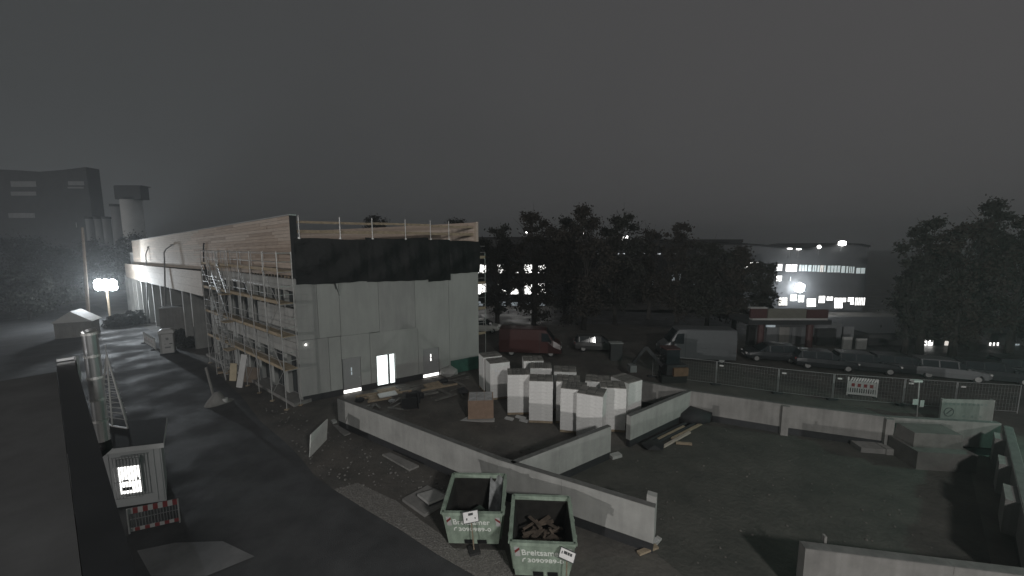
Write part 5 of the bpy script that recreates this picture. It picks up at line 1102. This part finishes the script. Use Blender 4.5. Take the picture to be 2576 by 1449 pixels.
# ------------------------------------------------------------------ trees
def tree(label, x, ytop, half, Y, ybot, seed, dens=1.0, m='leaf', group='dark trees along the road'):
    rs_ = np.random.RandomState(seed); pt = at(x, ytop, Y); H = pt.z; w_ = half / FPX * Y; zb_ = max(1.5, at(x, ybot, Y).z)
    t = thing('tree', label, 'tree', (pt.x, Y, 0), group)
    mb = MB(); base = Vector((pt.x, Y, 0)); tr = .16 + H * .012; top = Vector((pt.x + rs_.uniform(-.4, .4), Y, H * .72))
    mb.tube(base, base.lerp(top, .45), tr, 8, tr * .7); mb.tube(base.lerp(top, .45), top, tr * .7, 7, tr * .25)
    obj('trunk', mb, M['bark'], t)
    cl = []; n = 44; limbs = MB()
    for i in range(n):
        f = (i + .5) / n; z = zb_ + (H - zb_) * (f ** .85); prof = (math.sin(math.pi * (.12 + .80 * f))) ** .7
        a = rs_.uniform(0, 2 * math.pi); r = w_ * prof * rs_.uniform(.15, .98); c = Vector((pt.x + r * math.cos(a), Y + r * .8 * math.sin(a), z - rs_.uniform(0, .5)))
        cl.append((c, w_ * rs_.uniform(.16, .34) * (1.0 if f < .8 else .6)))
        s_ = base.lerp(top, min(1, max(.25, (z - 1.5) / H))); limbs.tube(s_, c, .06, 5, .015)
        for j in range(3):
            e = c + Vector(rs_.randn(3)) * w_ * .2; limbs.tube(s_.lerp(c, .6), e, .03, 4, .008)
    cl.append((Vector((pt.x + rs_.uniform(-.5, .5), Y, H - .5)), w_ * .22))
    obj('limbs', limbs, M['bark'], t)
    V = []; F = []; N = int(8500 * dens)
    per = N // len(cl)
    for c, r in cl:
        d_ = rs_.randn(per, 3); d_ /= np.linalg.norm(d_, axis=1)[:, None]; rad = r * np.abs(rs_.normal(0, .62, per)) * rs_.uniform(.7, 1.5); P = d_ * rad[:, None] * np.array([1.1, 1.0, .8]) + np.array(c)
        u = rs_.randn(per, 3); u /= np.linalg.norm(u, axis=1)[:, None]; v_ = rs_.randn(per, 3); v_ -= (v_ * u).sum(1)[:, None] * u; v_ /= np.linalg.norm(v_, axis=1)[:, None]
        sz = rs_.uniform(.09, .22, per)[:, None] * (Y / 45.0) ** .5
        for q_ in range(per):
            k = len(V); V += [tuple(P[q_] - u[q_] * sz[q_]), tuple(P[q_] + v_[q_] * sz[q_] * .6), tuple(P[q_] + u[q_] * sz[q_]), tuple(P[q_] - v_[q_] * sz[q_] * .6)]; F.append((k, k + 1, k + 2, k + 3))
    me = bpy.data.meshes.new('crown'); off = Vector(t.location); me.from_pydata([(a_ - off.x, b_ - off.y, c_) for a_, b_, c_ in V], [], F); link('crown', me, M[m], t)
TR = [(1250, 570, 64, 48, 812, 1, 1.4, 'leaf', 'dark tree right beside the hall corner scaffold'), (1345, 536, 82, 45, 810, 2, 1.5, 'leaf2', 'broad dark tree in front of the lit office windows'), (1425, 548, 58, 52, 806, 3, 1.3, 'leaf', 'narrower dark tree between the broad one and the tallest one'),
      (1475, 518, 80, 44, 808, 4, 1.9, 'leaf2', 'tallest dark tree in the middle of the row'), (1555, 542, 78, 47, 765, 5, 1.5, 'leaf', 'dark tree just right of the tallest one'), (1640, 578, 68, 50, 760, 6, .9, 'leaf2', 'sparse tree beside the lit shop window'),
      (1715, 560, 62, 48, 812, 7, .8, 'leaf2', 'bare topped sparse tree in front of the long hall'), (1790, 610, 80, 46, 812, 8, 1.3, 'leaf', 'dense low tree left of the works building'), (1860, 622, 60, 44, 812, 9, 1.1, 'leaf2', 'dark tree left of the kiosk'), (1925, 655, 45, 42, 780, 10, .5, 'leaf', 'smallest dark tree before the works building windows'),
      (2355, 545, 75, 34, 846, 11, 1.7, 'leaf', 'dark tree right of the works building, first of the right hand group'), (2440, 560, 80, 33, 848, 12, 1.8, 'leaf2', 'dark tree in the middle of the right hand group'), (2500, 500, 70, 35, 846, 13, 1.7, 'leaf', 'tallest tree of the right hand group'), (2590, 545, 80, 34, 846, 14, 1.6, 'leaf2', 'dark tree cut by the right edge of the picture'), (2305, 640, 48, 33, 846, 17, 1.0, 'leaf', 'lower dark tree at the left edge of the right hand group'),
      (940, 543, 45, 85, 640, 15, .5, 'leaf', 'distant tree top showing above the roof rail, left one'), (1140, 552, 55, 80, 640, 16, .5, 'leaf', 'distant tree top showing above the roof rail, right one')]
for x, yt, hw, Y, yb, sd_, dn, m_, lab in TR: tree(lab, x, yt, hw, Y, yb, sd_, dn, m_)
for x, yt, hw, Y, sd_, lab in ((40, 600, 95, 75, 31, 'dark bushy tree at the far left edge below the factory'), (120, 620, 80, 70, 32, 'dark bushy tree left of the timber pole'), (225, 606, 70, 80, 33, 'dark bushy tree below the silos'), (330, 592, 60, 78, 34, 'dark bushy tree between the pale silo and the hall'), (60, 690, 110, 50, 35, 'dark low tree at the left edge before the glare')):
    tree(lab, x, yt, hw, Y, 880, sd_, .9, 'leaf', 'dark trees at the far left')

# ------------------------------------------------------------------ greenish lamp assumed off to the right, out of view
gp = Vector((32, 13.0, 8.0))
t = thing('street_lamp', 'assumed greenish street lamp on a tall pole beyond the right edge', 'street lamp', (gp.x, gp.y, 0))  # unseen lamp, assumed from the greenish light on the walls
obj('post', MB().tube((gp.x, gp.y, 0), (gp.x, gp.y, gp.z + .3), .08, 8), M['frame'], t); obj('lamp_head', MB().box((gp.x - .3, gp.y, gp.z + .3), (.9, .3, .12)), M['frame'], t)
spot('assumed_green_light', gp + Vector((-.4, 0, 0)), (12, 14.5, 0), 2100, (.45, 1.0, .78), 100)

# ------------------------------------------------------------------ unseen fill lamp added behind the camera to lift the shadows
sp_ = Vector((10, -12, 17.0))
t = thing('added_fill_lamp', 'unseen fill lamp added on a steel mast behind the viewpoint', 'added fill lamp', (sp_.x, sp_.y, 0))
obj('mast', MB().tube((sp_.x, sp_.y - .4, 0), (sp_.x, sp_.y - .4, sp_.z), .09, 8), M['galv'], t); obj('lamp_head', MB().box((sp_.x, sp_.y - .3, sp_.z), (.9, .3, .5)), M['black'], t)
lamp('added_fill_light', sp_, 14500, (1.0, .98, .95), 1.0)  # fill light from the added lamp, softens the shaded sides

# ------------------------------------------------------------------ damp night air
hz = MB().box((0, 430, 23), (1420, 960, 48)); hm = bpy.data.materials.new('damp air'); hm.use_nodes = True
hn = hm.node_tree; hn.nodes.clear(); ho = hn.nodes.new('ShaderNodeOutputMaterial'); hv = hn.nodes.new('ShaderNodeVolumePrincipled')
hv.inputs['Color'].default_value = (.86, .9, .92, 1); hv.inputs['Density'].default_value = 0.0019; hv.inputs['Anisotropy'].default_value = 0.45
hn.links.new(hv.outputs[0], ho.inputs['Volume'])
stuff(obj('haze', hz, hm))
